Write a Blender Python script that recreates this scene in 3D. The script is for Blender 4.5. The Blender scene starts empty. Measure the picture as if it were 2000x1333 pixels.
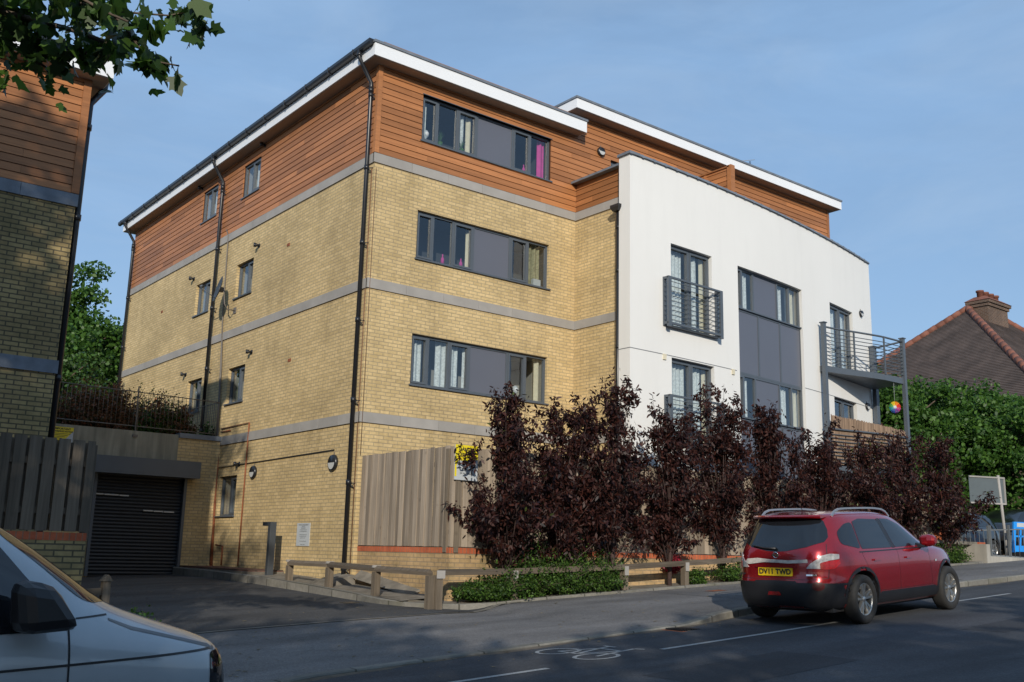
import bpy, bmesh, math, random
import numpy as np
from mathutils import Vector, Matrix
from mathutils.bvhtree import BVHTree
R = math.radians
random.seed(7); rng = np.random.default_rng(7)
sc = bpy.context.scene
# ------------------------------------------------------------------ camera, sky, sun, exposure
cam = bpy.data.objects.new('camera', bpy.data.cameras.new('camera'))
sc.collection.objects.link(cam); sc.camera = cam
EYE = Vector((-10.169, -17.79, 0.0))
_y, _p, _r = R(51.774), R(11.986), R(1.431)
_fw = Vector((math.cos(_y), math.sin(_y), 0)); _rt = Vector((math.sin(_y), -math.cos(_y), 0)); _up = Vector((0, 0, 1))
_F = _fw*math.cos(_p) + _up*math.sin(_p); _U = -_fw*math.sin(_p) + _up*math.cos(_p)
_Rr = _rt*math.cos(_r) + _U*math.sin(_r); _U2 = -_rt*math.sin(_r) + _U*math.cos(_r)
cam.matrix_world = Matrix(((_Rr.x, _U2.x, -_F.x, EYE.x), (_Rr.y, _U2.y, -_F.y, EYE.y), (_Rr.z, _U2.z, -_F.z, EYE.z), (0, 0, 0, 1)))
cam.data.sensor_width = 36; cam.data.lens = 1972.9/2000*36
cam.data.clip_end = 2000
SUN_EL = 21.0; SUN_ROT = 216.8
w = bpy.data.worlds.new('World'); sc.world = w; w.use_nodes = True
wn = w.node_tree.nodes; wl = w.node_tree.links
bg = wn['Background']; bg.inputs['Strength'].default_value = 0.115
sky = wn.new('ShaderNodeTexSky'); sky.sky_type = 'NISHITA'; sky.sun_disc = False
sky.sun_elevation = R(SUN_EL); sky.sun_rotation = R(SUN_ROT); sky.altitude = 50; sky.air_density = 1.0; sky.dust_density = 0.6; sky.ozone_density = 1.6
# thin cirrus wisps in the sky
tc = wn.new('ShaderNodeTexCoord'); mp_ = wn.new('ShaderNodeMapping'); mp_.inputs['Scale'].default_value = (1.0, 1.0, 3.2); mp_.inputs['Rotation'].default_value = (0.3, 0.2, 0.5)
wl.new(tc.outputs['Generated'], mp_.inputs['Vector'])
nz = wn.new('ShaderNodeTexNoise'); nz.inputs['Scale'].default_value = 2.6; nz.inputs['Detail'].default_value = 7; nz.inputs['Roughness'].default_value = 0.58; nz.inputs['Distortion'].default_value = 0.6
wl.new(mp_.outputs['Vector'], nz.inputs['Vector'])
rp = wn.new('ShaderNodeMapRange'); rp.inputs['From Min'].default_value = 0.36; rp.inputs['From Max'].default_value = 0.8; rp.inputs['To Min'].default_value = 0.55; rp.inputs['To Max'].default_value = 0.95
wl.new(nz.outputs['Fac'], rp.inputs['Value'])
mx = wn.new('ShaderNodeMixRGB'); mx.inputs['Color2'].default_value = (2.65, 4.4, 7.0, 1)
wl.new(rp.outputs['Result'], mx.inputs['Fac']); wl.new(sky.outputs['Color'], mx.inputs['Color1']); mx2 = wn.new('ShaderNodeMixRGB'); mx2.inputs['Color2'].default_value = (5.2, 6.1, 7.0, 1)
nz2 = wn.new('ShaderNodeTexNoise'); nz2.inputs['Scale'].default_value = 3.4; nz2.inputs['Detail'].default_value = 8; nz2.inputs['Roughness'].default_value = 0.6; nz2.inputs['Distortion'].default_value = 1.2; wl.new(mp_.outputs['Vector'], nz2.inputs['Vector'])
rp2 = wn.new('ShaderNodeMapRange'); rp2.inputs['From Min'].default_value = 0.44; rp2.inputs['From Max'].default_value = 0.78; rp2.inputs['To Max'].default_value = 0.16; wl.new(nz2.outputs['Fac'], rp2.inputs['Value'])
wl.new(rp2.outputs['Result'], mx2.inputs['Fac']); wl.new(mx.outputs['Color'], mx2.inputs['Color1']); wl.new(mx2.outputs['Color'], bg.inputs['Color'])
sl = bpy.data.lights.new('sun', 'SUN'); sl.energy = 3.8; sl.angle = R(0.5); sl.color = (1.0, 0.925, 0.80)
sun = bpy.data.objects.new('sun', sl); sc.collection.objects.link(sun)
SD = Vector((0.558, 0.745, -0.366)).normalized()
sun.rotation_euler = SD.to_track_quat('-Z', 'Y').to_euler()
sc.view_settings.view_transform = 'Standard'; sc.view_settings.look = 'None'; sc.view_settings.exposure = 0; sc.view_settings.gamma = 1
sc.cycles.max_bounces = 8; sc.cycles.transparent_max_bounces = 12
# ------------------------------------------------------------------ helpers
COL = sc.collection
ORG = {}
def root(name, loc, label, cat, group=None, kind=None, mat=None):
    o = bpy.data.objects.new(name, None); COL.objects.link(o)
    o.empty_display_size = 0.2
    o.location = loc; ORG[o.name] = Vector(loc)
    if mat is not None: o.matrix_world = mat; ORG[o.name] = None
    tag(o, label, cat, group, kind); return o
def tag(o, label=None, cat=None, group=None, kind=None):
    if label: o['label'] = label
    if cat: o['category'] = cat
    if group: o['group'] = group
    if kind: o['kind'] = kind
    return o
def copy_tree(o, parent=None):
    c = o.copy(); COL.objects.link(c)
    if parent is not None: c.parent = parent
    for ch in list(o.children): copy_tree(ch, c)
    return c
def setup(o, parent):
    COL.objects.link(o)
    if parent is not None:
        o.parent = parent; ORG[o.name] = ORG.get(parent.name)
class MB:
    def __init__(s): s.v = []; s.f = []; s.t = []; s.smooth = False; s.sm = []
    def face(s, pts, tone=None, sm=False):
        n = len(s.v); s.v += [tuple(p) for p in pts]; s.f.append(list(range(n, n+len(pts)))); s.t.append(random.random() if tone is None else tone); s.sm.append(sm)
    def raw(s, vs, fs, tone=None, sm=False):
        n = len(s.v); s.v += [tuple(p) for p in vs]
        tt = random.random() if tone is None else tone
        for f in fs: s.f.append([i+n for i in f]); s.t.append(tt); s.sm.append(sm)
    def hexa(s, c, tone=None):   # 8 corners: 0-3 lower ring, 4-7 upper ring
        s.raw(c, [(0,3,2,1),(4,5,6,7),(0,1,5,4),(1,2,6,5),(2,3,7,6),(3,0,4,7)], tone)
    def box(s, x0, x1, y0, y1, z0, z1, tone=None):
        s.hexa([(x0,y0,z0),(x1,y0,z0),(x1,y1,z0),(x0,y1,z0),(x0,y0,z1),(x1,y0,z1),(x1,y1,z1),(x0,y1,z1)], tone)
    def mbox(s, mp, u0, u1, z0, z1, d0, d1, tone=None):   # box in facade coordinates
        s.hexa([mp(u0,z0,d0),mp(u1,z0,d0),mp(u1,z0,d1),mp(u0,z0,d1),mp(u0,z1,d0),mp(u1,z1,d0),mp(u1,z1,d1),mp(u0,z1,d1)], tone)
    def beam(s, p, q, w, h, up=(0,0,1), tone=None):
        p = Vector(p); q = Vector(q); d = (q-p).normalized(); u = Vector(up); sd = d.cross(u).normalized()*w/2; u2 = sd.cross(d).normalized()*h/2
        s.hexa([p-sd-u2,p+sd-u2,q+sd-u2,q-sd-u2,p-sd+u2,p+sd+u2,q+sd+u2,q-sd+u2], tone)
    def tube(s, pts, r, n=8, cap=True, tone=None, sm=True):
        pts = [Vector(p) for p in pts]; rs = r if isinstance(r, (list, tuple)) else [r]*len(pts)
        vs = []; a = None
        for i, p in enumerate(pts):
            d = (pts[min(i+1,len(pts)-1)]-pts[max(i-1,0)]).normalized()
            if a is None: a = d.orthogonal().normalized()
            a = (a - d*a.dot(d)).normalized(); b = d.cross(a)
            for k in range(n):
                t = 2*math.pi*k/n; vs.append(p + (a*math.cos(t)+b*math.sin(t))*rs[i])
        fs = [(i*n+k, i*n+(k+1)%n, (i+1)*n+(k+1)%n, (i+1)*n+k) for i in range(len(pts)-1) for k in range(n)]
        if cap: fs += [tuple(range(n-1,-1,-1)), tuple(range((len(pts)-1)*n, len(pts)*n))]
        s.raw(vs, fs, tone, sm)
    def lathe(s, prof, c, ax, n=32, tone=None, sm=True):  # prof (radius, along axis)
        ax = Vector(ax).normalized(); a = ax.orthogonal().normalized(); b = ax.cross(a); c = Vector(c)
        vs = [c + ax*h + (a*math.cos(2*math.pi*k/n)+b*math.sin(2*math.pi*k/n))*r for r, h in prof for k in range(n)]
        fs = [(i*n+k, i*n+(k+1)%n, (i+1)*n+(k+1)%n, (i+1)*n+k) for i in range(len(prof)-1) for k in range(n)]
        s.raw(vs, fs, tone, sm)
    def build(s, name, mat, parent=None, bevel=0, local=False):
        me = bpy.data.meshes.new(name)
        o = bpy.data.objects.new(name, me); setup(o, parent)
        org = ORG.get(o.name)
        if org is None or local: org = Vector((0,0,0))
        V = [(x-org.x, y-org.y, z-org.z) for x, y, z in s.v]
        me.from_pydata(V, [], s.f)
        me.polygons.foreach_set('use_smooth', s.sm)
        uvs(me, s.v); 
        at = me.attributes.new('tone', 'FLOAT', 'FACE'); at.data.foreach_set('value', s.t)
        me.materials.append(mat); me.update()
        if bevel:
            b = o.modifiers.new('bevel', 'BEVEL'); b.width = bevel; b.segments = 2; b.limit_method = 'ANGLE'
        return o
def uvs(me, V):
    uv = me.uv_layers.new(name='UVMap'); n = len(me.loops); 
    li = np.empty(n, 'i'); me.loops.foreach_get('vertex_index', li)
    co = np.array(V, float).reshape(-1, 3)[li]
    nr = np.empty(len(me.polygons)*3); me.polygons.foreach_get('normal', nr); nr = np.abs(nr.reshape(-1, 3))
    ls = np.empty(len(me.polygons), 'i'); me.polygons.foreach_get('loop_total', ls)
    k = np.repeat(np.argmax(nr*np.array([1, 1.02, 1.01]), 1), ls)
    out = np.where((k == 0)[:, None], co[:, [1, 2]], np.where((k == 1)[:, None], co[:, [0, 2]], co[:, [0, 1]]))
    uv.data.foreach_set('uv', out.ravel())
# ------------------------------------------------------------------ materials
def mat(name):
    m = bpy.data.materials.new(name); m.use_nodes = True
    n = m.node_tree.nodes; return m, n, m.node_tree.links, n['Principled BSDF']
def setc(b, c, r=0.6, met=0, spec=0.5):
    b.inputs['Base Color'].default_value = (*c, 1); b.inputs['Roughness'].default_value = r; b.inputs['Metallic'].default_value = met; b.inputs['Specular IOR Level'].default_value = spec
def ramp(n, l, src, a, b, lo=0.3, hi=0.7):
    r = n.new('ShaderNodeMapRange'); r.inputs['From Min'].default_value = lo; r.inputs['From Max'].default_value = hi; r.inputs['To Min'].default_value = a; r.inputs['To Max'].default_value = b
    l.new(src, r.inputs['Value']); return r.outputs['Result']
def noise(n, l, sc_, det=4, vec=None, dist=0, rough=0.55):
    t = n.new('ShaderNodeTexNoise'); t.inputs['Scale'].default_value = sc_; t.inputs['Detail'].default_value = det; t.inputs['Distortion'].default_value = dist; t.inputs['Roughness'].default_value = rough
    if vec is None:
        c = n.new('ShaderNodeTexCoord'); vec = c.outputs['Object']
    l.new(vec, t.inputs['Vector']); return t.outputs['Fac']
def scalecol(n, l, col, fac):
    v = n.new('ShaderNodeVectorMath'); v.operation = 'SCALE'
    if isinstance(col, tuple): v.inputs[0].default_value = col
    else: l.new(col, v.inputs[0])
    l.new(fac, v.inputs['Scale']); return v.outputs[0]
def mixc(n, l, f, a, b, mode='MIX'):
    m = n.new('ShaderNodeMixRGB'); m.blend_type = mode
    for s_, i in ((f, 'Fac'), (a, 'Color1'), (b, 'Color2')):
        if isinstance(s_, (int, float)): m.inputs[i].default_value = s_
        elif isinstance(s_, tuple): m.inputs[i].default_value = (*s_, 1)
        else: l.new(s_, m.inputs[i])
    return m.outputs['Color']
def math_(n, l, op, a, b=None):
    m = n.new('ShaderNodeMath'); m.operation = op
    for i, s_ in enumerate((a, b)):
        if s_ is None: continue
        if isinstance(s_, (int, float)): m.inputs[i].default_value = s_
        else: l.new(s_, m.inputs[i])
    return m.outputs[0]
def bump(n, l, b, h, st=0.3, dist=0.01):
    p = n.new('ShaderNodeBump'); p.inputs['Strength'].default_value = st; p.inputs['Distance'].default_value = dist
    l.new(h, p.inputs['Height']); l.new(p.outputs['Normal'], b.inputs['Normal'])
def plain(name, c, r=0.6, met=0, spec=0.5, var=0.15, vs=3.0, bs=None, bst=0.2, tone=0):
    m, n, l, b = mat(name); setc(b, c, r, met, spec)
    f = ramp(n, l, noise(n, l, vs, 5), 1-var, 1+var)
    if tone:
        a = n.new('ShaderNodeAttribute'); a.attribute_name = 'tone'
        f = math_(n, l, 'MULTIPLY', f, ramp(n, l, a.outputs['Fac'], 1-tone, 1+tone, 0, 1))
    l.new(scalecol(n, l, c, f), b.inputs['Base Color'])
    if bs: bump(n, l, b, noise(n, l, bs, 4), bst)
    return m
def brickmat(name, c1, c2, mort, bw=0.225, bh=0.075, ms=0.009, stain=(0.75, 1.12), soldier=False, green=0):
    m, n, l, b = mat(name); setc(b, c1, 0.85, 0, 0.3)
    c = n.new('ShaderNodeTexCoord'); t = n.new('ShaderNodeTexBrick'); t.inputs['Scale'].default_value = 1
    t.inputs['Brick Width'].default_value = bw; t.inputs['Row Height'].default_value = bh; t.inputs['Mortar Size'].default_value = ms; t.inputs['Mortar Smooth'].default_value = 0.15; t.inputs['Bias'].default_value = -0.1
    t.inputs['Color1'].default_value = (*c1, 1); t.inputs['Color2'].default_value = (*c2, 1); t.inputs['Mortar'].default_value = (*mort, 1)
    if soldier: t.offset = 0
    l.new(c.outputs['UV'], t.inputs['Vector'])
    f1 = ramp(n, l, noise(n, l, 0.55, 5, c.outputs['UV'], 0.4), stain[0], stain[1], 0.3, 0.62)
    f2 = ramp(n, l, noise(n, l, 14, 4, c.outputs['UV']), 0.86, 1.1)
    mpp = n.new('ShaderNodeMapping'); mpp.inputs['Scale'].default_value = (4.5, .28, 1); l.new(c.outputs['UV'], mpp.inputs['Vector'])
    f3 = ramp(n, l, noise(n, l, 1.0, 5, mpp.outputs['Vector'], .2), .90, 1.02, .3, .5)
    rb = n.new('ShaderNodeTexVoronoi'); rb.inputs['Scale'].default_value = .9; mq = n.new('ShaderNodeMapping'); mq.inputs['Scale'].default_value = (.5, 1.6, 1); l.new(c.outputs['UV'], mq.inputs['Vector']); l.new(mq.outputs[0], rb.inputs['Vector'])
    f3 = math_(n, l, 'MULTIPLY', f3, ramp(n, l, rb.outputs['Color'], .93, 1.07, 0, 1))
    col = scalecol(n, l, t.outputs['Color'], math_(n, l, 'MULTIPLY', f3, math_(n, l, 'MULTIPLY', f1, f2)))
    if green:
        g = ramp(n, l, noise(n, l, 1.7, 5, c.outputs['UV'], 0.5), 0, green, 0.5, 0.68)
        col = mixc(n, l, g, col, (0.085, 0.085, 0.035))
    l.new(col, b.inputs['Base Color'])
    bump(n, l, b, math_(n, l, 'ADD', math_(n, l, 'MULTIPLY', t.outputs['Fac'], -1.0), math_(n, l, 'MULTIPLY', noise(n, l, 60, 3, c.outputs['UV']), 0.35)), 0.5, 0.006)
    return m
def woodmat(name, c, tone=0.35, grain=(1.2, 26), rough=0.6, var=0.25, vert=False, knots=0):
    m, n, l, b = mat(name); setc(b, c, rough, 0, 0.35)
    tcn = n.new('ShaderNodeTexCoord'); mp = n.new('ShaderNodeMapping')
    mp.inputs['Scale'].default_value = (grain[1], grain[0], 1) if vert else (grain[0], grain[1], 1)
    at = n.new('ShaderNodeAttribute'); at.attribute_name = 'tone'
    cb = n.new('ShaderNodeCombineXYZ'); l.new(math_(n, l, 'MULTIPLY', at.outputs['Fac'], 37.0), cb.inputs[2])
    va = n.new('ShaderNodeVectorMath'); l.new(tcn.outputs['UV'], va.inputs[0]); l.new(cb.outputs[0], va.inputs[1]); l.new(va.outputs[0], mp.inputs['Vector'])
    g = noise(n, l, 1.0, 6, mp.outputs['Vector'], 0.6, 0.62)
    f = math_(n, l, 'MULTIPLY', ramp(n, l, g, 1-var, 1+var), ramp(n, l, at.outputs['Fac'], 1-tone, 1+tone, 0, 1))
    f = math_(n, l, 'MULTIPLY', f, ramp(n, l, noise(n, l, 0.5, 3, va.outputs[0]), 0.82, 1.12))
    col = scalecol(n, l, c, f)
    if knots:
        v = n.new('ShaderNodeTexVoronoi'); v.inputs['Scale'].default_value = 3.2; l.new(va.outputs[0], v.inputs['Vector'])
        k = ramp(n, l, v.outputs['Distance'], knots, 0, 0.02, 0.16)
        col = mixc(n, l, k, col, (c[0]*0.3, c[1]*0.27, c[2]*0.25))
    l.new(col, b.inputs['Base Color']); bump(n, l, b, g, 0.35, 0.004); return m
def leafmat(name, c1, c2, trans=0.35, rough=0.45, spec=0.4):
    m, n, l, b = mat(name); setc(b, c1, rough, 0, spec)
    at = n.new('ShaderNodeAttribute'); at.attribute_name = 'tone'
    col = mixc(n, l, at.outputs['Fac'], c1, c2); l.new(col, b.inputs['Base Color'])
    tr = n.new('ShaderNodeBsdfTranslucent'); l.new(scalecol(n, l, col, ramp(n, l, at.outputs['Fac'], 1.3, 1.3)), tr.inputs['Color'])
    ms = n.new('ShaderNodeMixShader'); ms.inputs[0].default_value = trans
    l.new(b.outputs[0], ms.inputs[1]); l.new(tr.outputs[0], ms.inputs[2]); l.new(ms.outputs[0], n['Material Output'].inputs['Surface']); return m
def glassmat(name, tint=(0.80, 0.84, 0.85), refl=1.0):
    m, n, l, b = mat(name); n.remove(b)
    t = n.new('ShaderNodeBsdfTransparent'); t.inputs['Color'].default_value = (*tint, 1)
    g = n.new('ShaderNodeBsdfGlossy'); g.inputs['Roughness'].default_value = 0.01; g.inputs['Color'].default_value = (0.95, 0.98, 1, 1)
    f = n.new('ShaderNodeLayerWeight'); f.inputs['Blend'].default_value = 0.5
    c = n.new('ShaderNodeTexCoord'); bp_ = n.new('ShaderNodeBump'); bp_.inputs['Strength'].default_value = 0.04; bp_.inputs['Distance'].default_value = 0.02
    l.new(noise(n, l, 1.3, 2), bp_.inputs['Height']); l.new(bp_.outputs[0], g.inputs['Normal'])
    ms = n.new('ShaderNodeMixShader'); l.new(math_(n, l, 'ADD', math_(n, l, 'MULTIPLY', math_(n, l, 'POWER', f.outputs['Facing'], 3.5), 0.75*refl), 0.10), ms.inputs[0]); l.new(t.outputs[0], ms.inputs[1]); l.new(g.outputs[0], ms.inputs[2])
    l.new(ms.outputs[0], n['Material Output'].inputs['Surface']); return m
M = {}
M['brick'] = brickmat('yellow_brick', (0.63, 0.47, 0.24), (0.51, 0.375, 0.18), (0.37, 0.29, 0.175), stain=(0.84, 1.08))
M['brick_low'] = brickmat('pink_yellow_brick', (0.52, 0.35, 0.18), (0.44, 0.30, 0.15), (0.32, 0.24, 0.15), stain=(0.7, 1.1), green=0.35)
M['brick_shaded'] = brickmat('shaded_yellow_brick', (0.38, 0.285, 0.13), (0.28, 0.205, 0.095), (0.11, 0.09, 0.055), ms=0.011, green=0.25)  # yellow brick darkened: the shade on the left block is in its colour
M['orange_course'] = brickmat('orange_brick_on_edge', (0.50, 0.13, 0.055), (0.42, 0.10, 0.045), (0.30, 0.15, 0.09), 0.078, 0.3, 0.008, soldier=True)
M['brown_brick'] = brickmat('brown_chimney_brick', (0.13, 0.075, 0.05), (0.09, 0.055, 0.04), (0.2, 0.17, 0.14))
M['clad'] = woodmat('orange_brown_cladding', (0.375, 0.155, 0.058), 0.24, (0.7, 22), 0.5, 0.18)
M['clad_dark'] = plain('cladding_gap', (0.05, 0.018, 0.01), 0.9)
M['grey_timber'] = woodmat('weathered_fence_timber', (0.285, 0.232, 0.178), 0.36, (0.8, 22), 0.85, 0.28, vert=True, knots=0.55)
M['old_timber'] = woodmat('dark_brown_timber', (0.15, 0.12, 0.088), 0.2, (1.0, 24), 0.9, 0.3, vert=True, knots=0.3)  # dark brown timber with grain, knots and random board tone
M['rail_timber'] = woodmat('dark_rail_timber', (0.12, 0.095, 0.07), 0.2, (2.0, 20), 0.9, 0.3)
M['band'] = plain('grey_concrete_band', (0.33, 0.31, 0.285), 0.85, var=0.10, vs=2.2, bs=60, bst=0.15, tone=0.07)
M['white_fascia'] = plain('white_fascia', (0.80, 0.81, 0.82), 0.35, var=0.02, vs=1.0)
M['soffit'] = plain('soffit', (0.34, 0.28, 0.23), 0.7, var=0.05)
M['render'] = None
def rendermat():
    m, n, l, b = mat('white_render'); setc(b, (0.80, 0.79, 0.76), 0.85, 0, 0.25)
    c = n.new('ShaderNodeTexCoord')
    mp = n.new('ShaderNodeMapping'); mp.inputs['Scale'].default_value = (3.0, 3.0, 0.35); l.new(c.outputs['Object'], mp.inputs['Vector'])
    f = math_(n, l, 'MULTIPLY', ramp(n, l, noise(n, l, 0.4, 5), 0.965, 1.015), ramp(n, l, noise(n, l, 1.0, 5, mp.outputs['Vector'], 0.3), 0.975, 1.005, 0.25, 0.5))
    l.new(scalecol(n, l, (0.77, 0.76, 0.73), f), b.inputs['Base Color']); bump(n, l, b, noise(n, l, 150, 3), 0.12, 0.003); return m
M['render'] = rendermat()
M['alu'] = plain('slate_grey_aluminium', (0.085, 0.10, 0.118), 0.4, 0, 0.5, var=0.05)
M['panel'] = plain('slate_grey_panel', (0.115, 0.122, 0.15), 0.35, 0, 0.5, var=0.03, vs=0.7)
M['coping'] = plain('lead_grey_coping', (0.15, 0.17, 0.20), 0.6, var=0.22, vs=5, bs=20)
M['black_pvc'] = plain('black_plastic_pipe', (0.016, 0.017, 0.02), 0.32, 0, 0.5, var=0.1)
M['glass'] = glassmat('window_glass')
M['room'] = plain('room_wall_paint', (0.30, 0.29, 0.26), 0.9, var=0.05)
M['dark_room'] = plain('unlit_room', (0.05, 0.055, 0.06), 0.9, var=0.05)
M['net'] = plain('white_net_curtain', (0.62, 0.65, 0.64), 0.9, var=0.25, vs=22)
M['cream'] = plain('cream_curtain', (0.66, 0.60, 0.45), 0.9, var=0.1, vs=8)
M['pink'] = plain('magenta_curtain', (0.55, 0.06, 0.28), 0.8, var=0.15, vs=6)
M['olive'] = plain('patterned_olive_curtain', (0.30, 0.28, 0.17), 0.9, var=0.35, vs=18)
M['rust'] = plain('rusty_steel', (0.24, 0.075, 0.03), 0.8, var=0.4, vs=9, bs=30)
M['copper'] = plain('dull_brown_pipe', (0.17, 0.085, 0.045), 0.6, var=0.2)
M['grey_pipe'] = plain('grey_brown_conduit', (0.15, 0.13, 0.11), 0.6, var=0.15)
M['concrete'] = None
def concmat(name, c, streak=0.35, cracks=False):
    m, n, l, b = mat(name); setc(b, c, 0.9, 0, 0.25)
    tcn = n.new('ShaderNodeTexCoord'); mp = n.new('ShaderNodeMapping'); mp.inputs['Scale'].default_value = (6, 6, 0.6); l.new(tcn.outputs['Object'], mp.inputs['Vector'])
    f = math_(n, l, 'MULTIPLY', ramp(n, l, noise(n, l, 1, 5, mp.outputs['Vector'], 0.5), 1-streak, 1+streak*0.4), ramp(n, l, noise(n, l, 1.1, 6), 0.78, 1.15))
    l.new(scalecol(n, l, c, f), b.inputs['Base Color']); bump(n, l, b, noise(n, l, 45, 4), 0.25, 0.006); return m
M['concrete'] = concmat('stained_concrete', (0.30, 0.285, 0.225), 0.4)
M['pale_conc'] = concmat('pale_concrete', (0.38, 0.355, 0.31), 0.2)
def kerbmat():
    m = brickmat('granite_kerb', (0.235, 0.22, 0.19), (0.17, 0.16, 0.14), (0.08, 0.075, 0.06), 0.9, 3.0, 0.014, (0.7, 1.1), soldier=True, green=0.3); return m
M['kerb'] = kerbmat()
def asphalt(name, c, patch=0.25, grain=1.0, rough=0.9, crack=0.5):
    m, n, l, b = mat(name); setc(b, c, rough, 0, 0.3)
    tcn = n.new('ShaderNodeTexCoord'); v = tcn.outputs['UV']
    mp = n.new('ShaderNodeMapping'); mp.inputs['Scale'].default_value = (0.35, 1.5, 1); l.new(v, mp.inputs['Vector'])
    f = math_(n, l, 'MULTIPLY', ramp(n, l, noise(n, l, 0.9, 5, mp.outputs['Vector'], 0.3), 1-patch, 1+patch*0.6), ramp(n, l, noise(n, l, 0.5, 6, v), 0.85, 1.12))
    g = n.new('ShaderNodeTexVoronoi'); g.inputs['Scale'].default_value = 95; l.new(v, g.inputs['Vector'])
    gg = n.new('ShaderNodeTexVoronoi'); gg.inputs['Scale'].default_value = 38; l.new(v, gg.inputs['Vector'])
    f = math_(n, l, 'MULTIPLY', f, ramp(n, l, g.outputs['Color'], 1-0.34*grain, 1+0.4*grain, 0, 1))
    f = math_(n, l, 'MULTIPLY', f, ramp(n, l, gg.outputs['Color'], 1-0.16*grain, 1+0.18*grain, 0, 1))
    col = scalecol(n, l, c, f)
    cr = n.new('ShaderNodeTexVoronoi'); cr.feature = 'DISTANCE_TO_EDGE'; cr.inputs['Scale'].default_value = 0.42
    wv = n.new('ShaderNodeVectorMath'); nn = n.new('ShaderNodeTexNoise'); nn.inputs['Scale'].default_value = 2.5; nn.inputs['Detail'].default_value = 5; l.new(v, nn.inputs['Vector'])
    sc2 = n.new('ShaderNodeVectorMath'); sc2.operation = 'SCALE'; sc2.inputs['Scale'].default_value = 0.5; l.new(nn.outputs['Color'], sc2.inputs[0])
    l.new(v, wv.inputs[0]); l.new(sc2.outputs[0], wv.inputs[1]); l.new(wv.outputs[0], cr.inputs['Vector'])
    k = math_(n, l, 'MULTIPLY', ramp(n, l, cr.outputs['Distance'], crack, 0, 0.002, 0.007), ramp(n, l, noise(n, l, 0.3, 3, v), 0, 1, 0.5, 0.62))
    col = mixc(n, l, k, col, (c[0]*0.3, c[1]*0.3, c[2]*0.3))
    l.new(col, b.inputs['Base Color']); bump(n, l, b, g.outputs['Distance'], 0.25, 0.006); return m
M['road'] = asphalt('road_asphalt', (0.058, 0.060, 0.066), 0.35)
M['pave'] = asphalt('pavement_tarmac', (0.155, 0.146, 0.140), 0.34, 0.9)
M['drive'] = asphalt('driveway_tarmac', (0.062, 0.060, 0.059), 0.4, 1.1)
M['soil'] = plain('dry_soil', (0.11, 0.085, 0.06), 0.95, var=0.4, vs=7, bs=40, bst=0.5)
M['dirty_conc'] = plain('dirty_apron_concrete', (0.17, 0.15, 0.12), 0.95, var=0.35, vs=4, bs=35, bst=0.3)
def markmat():
    m, n, l, b = mat('worn_white_paint'); setc(b, (0.5, 0.5, 0.48), 0.8)
    f = ramp(n, l, noise(n, l, 55, 5, None, 0.2, 0.7), 0.0, 1.0, 0.34, 0.46)
    col = mixc(n, l, f, (0.07, 0.07, 0.074), (0.33, 0.33, 0.32)); l.new(col, b.inputs['Base Color']); return m
M['mark'] = markmat()
M['red_tile'] = brickmat('red_brown_paver', (0.22, 0.10, 0.07), (0.16, 0.08, 0.06), (0.06, 0.045, 0.035), 0.22, 0.22, 0.012, soldier=True)
M['white_sign'] = plain('white_sign_sheet', (0.48, 0.51, 0.53), 0.45, var=0.04)
M['yellow'] = plain('yellow_sign_sheet', (0.78, 0.62, 0.02), 0.45, var=0.04)
M['ink'] = plain('black_print', (0.02, 0.02, 0.02), 0.6, var=0.05)
M['grey_ink'] = plain('grey_print', (0.16, 0.17, 0.18), 0.6, var=0.05)
M['lamp_white'] = plain('opal_lamp_lens', (0.50, 0.50, 0.48), 0.4, var=0.03)
M['bark'] = plain('bark', (0.10, 0.075, 0.055), 0.9, var=0.35, vs=12, bs=25, bst=0.6)
M['dark_bark'] = plain('dark_plum_bark', (0.06, 0.035, 0.03), 0.85, var=0.3, vs=12, bs=25, bst=0.5)
M['plum'] = leafmat('purple_plum_leaves', (0.009, 0.004, 0.0055), (0.074, 0.025, 0.018), 0.22, 0.48, 0.25)
M['plum_green'] = leafmat('bronze_green_leaves', (0.05, 0.06, 0.02), (0.11, 0.14, 0.035), 0.3)
M['leaf'] = leafmat('green_leaves', (0.028, 0.078, 0.013), (0.098, 0.20, 0.03), 0.35, 0.5)
M['leaf_dark'] = leafmat('dark_green_leaves', (0.02, 0.055, 0.012), (0.07, 0.15, 0.03), 0.3, 0.45)
M['plane_leaf'] = leafmat('plane_tree_leaves', (0.018, 0.042, 0.010), (0.075, 0.15, 0.02), 0.36, 0.45)
M['photinia_red'] = leafmat('red_photinia_leaves', (0.055, 0.06, 0.022), (0.30, 0.115, 0.06), 0.3)
M['shrub'] = leafmat('evergreen_shrub_leaves', (0.016, 0.042, 0.009), (0.10, 0.185, 0.03), 0.28, 0.5, 0.25)
M['red_shrub'] = leafmat('crimson_shrub_leaves', (0.22, 0.015, 0.03), (0.42, 0.04, 0.07), 0.3)
M['reed'] = woodmat('brushwood_screen', (0.25, 0.17, 0.115), 0.3, (2, 90), 0.95, 0.5, vert=True)
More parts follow.
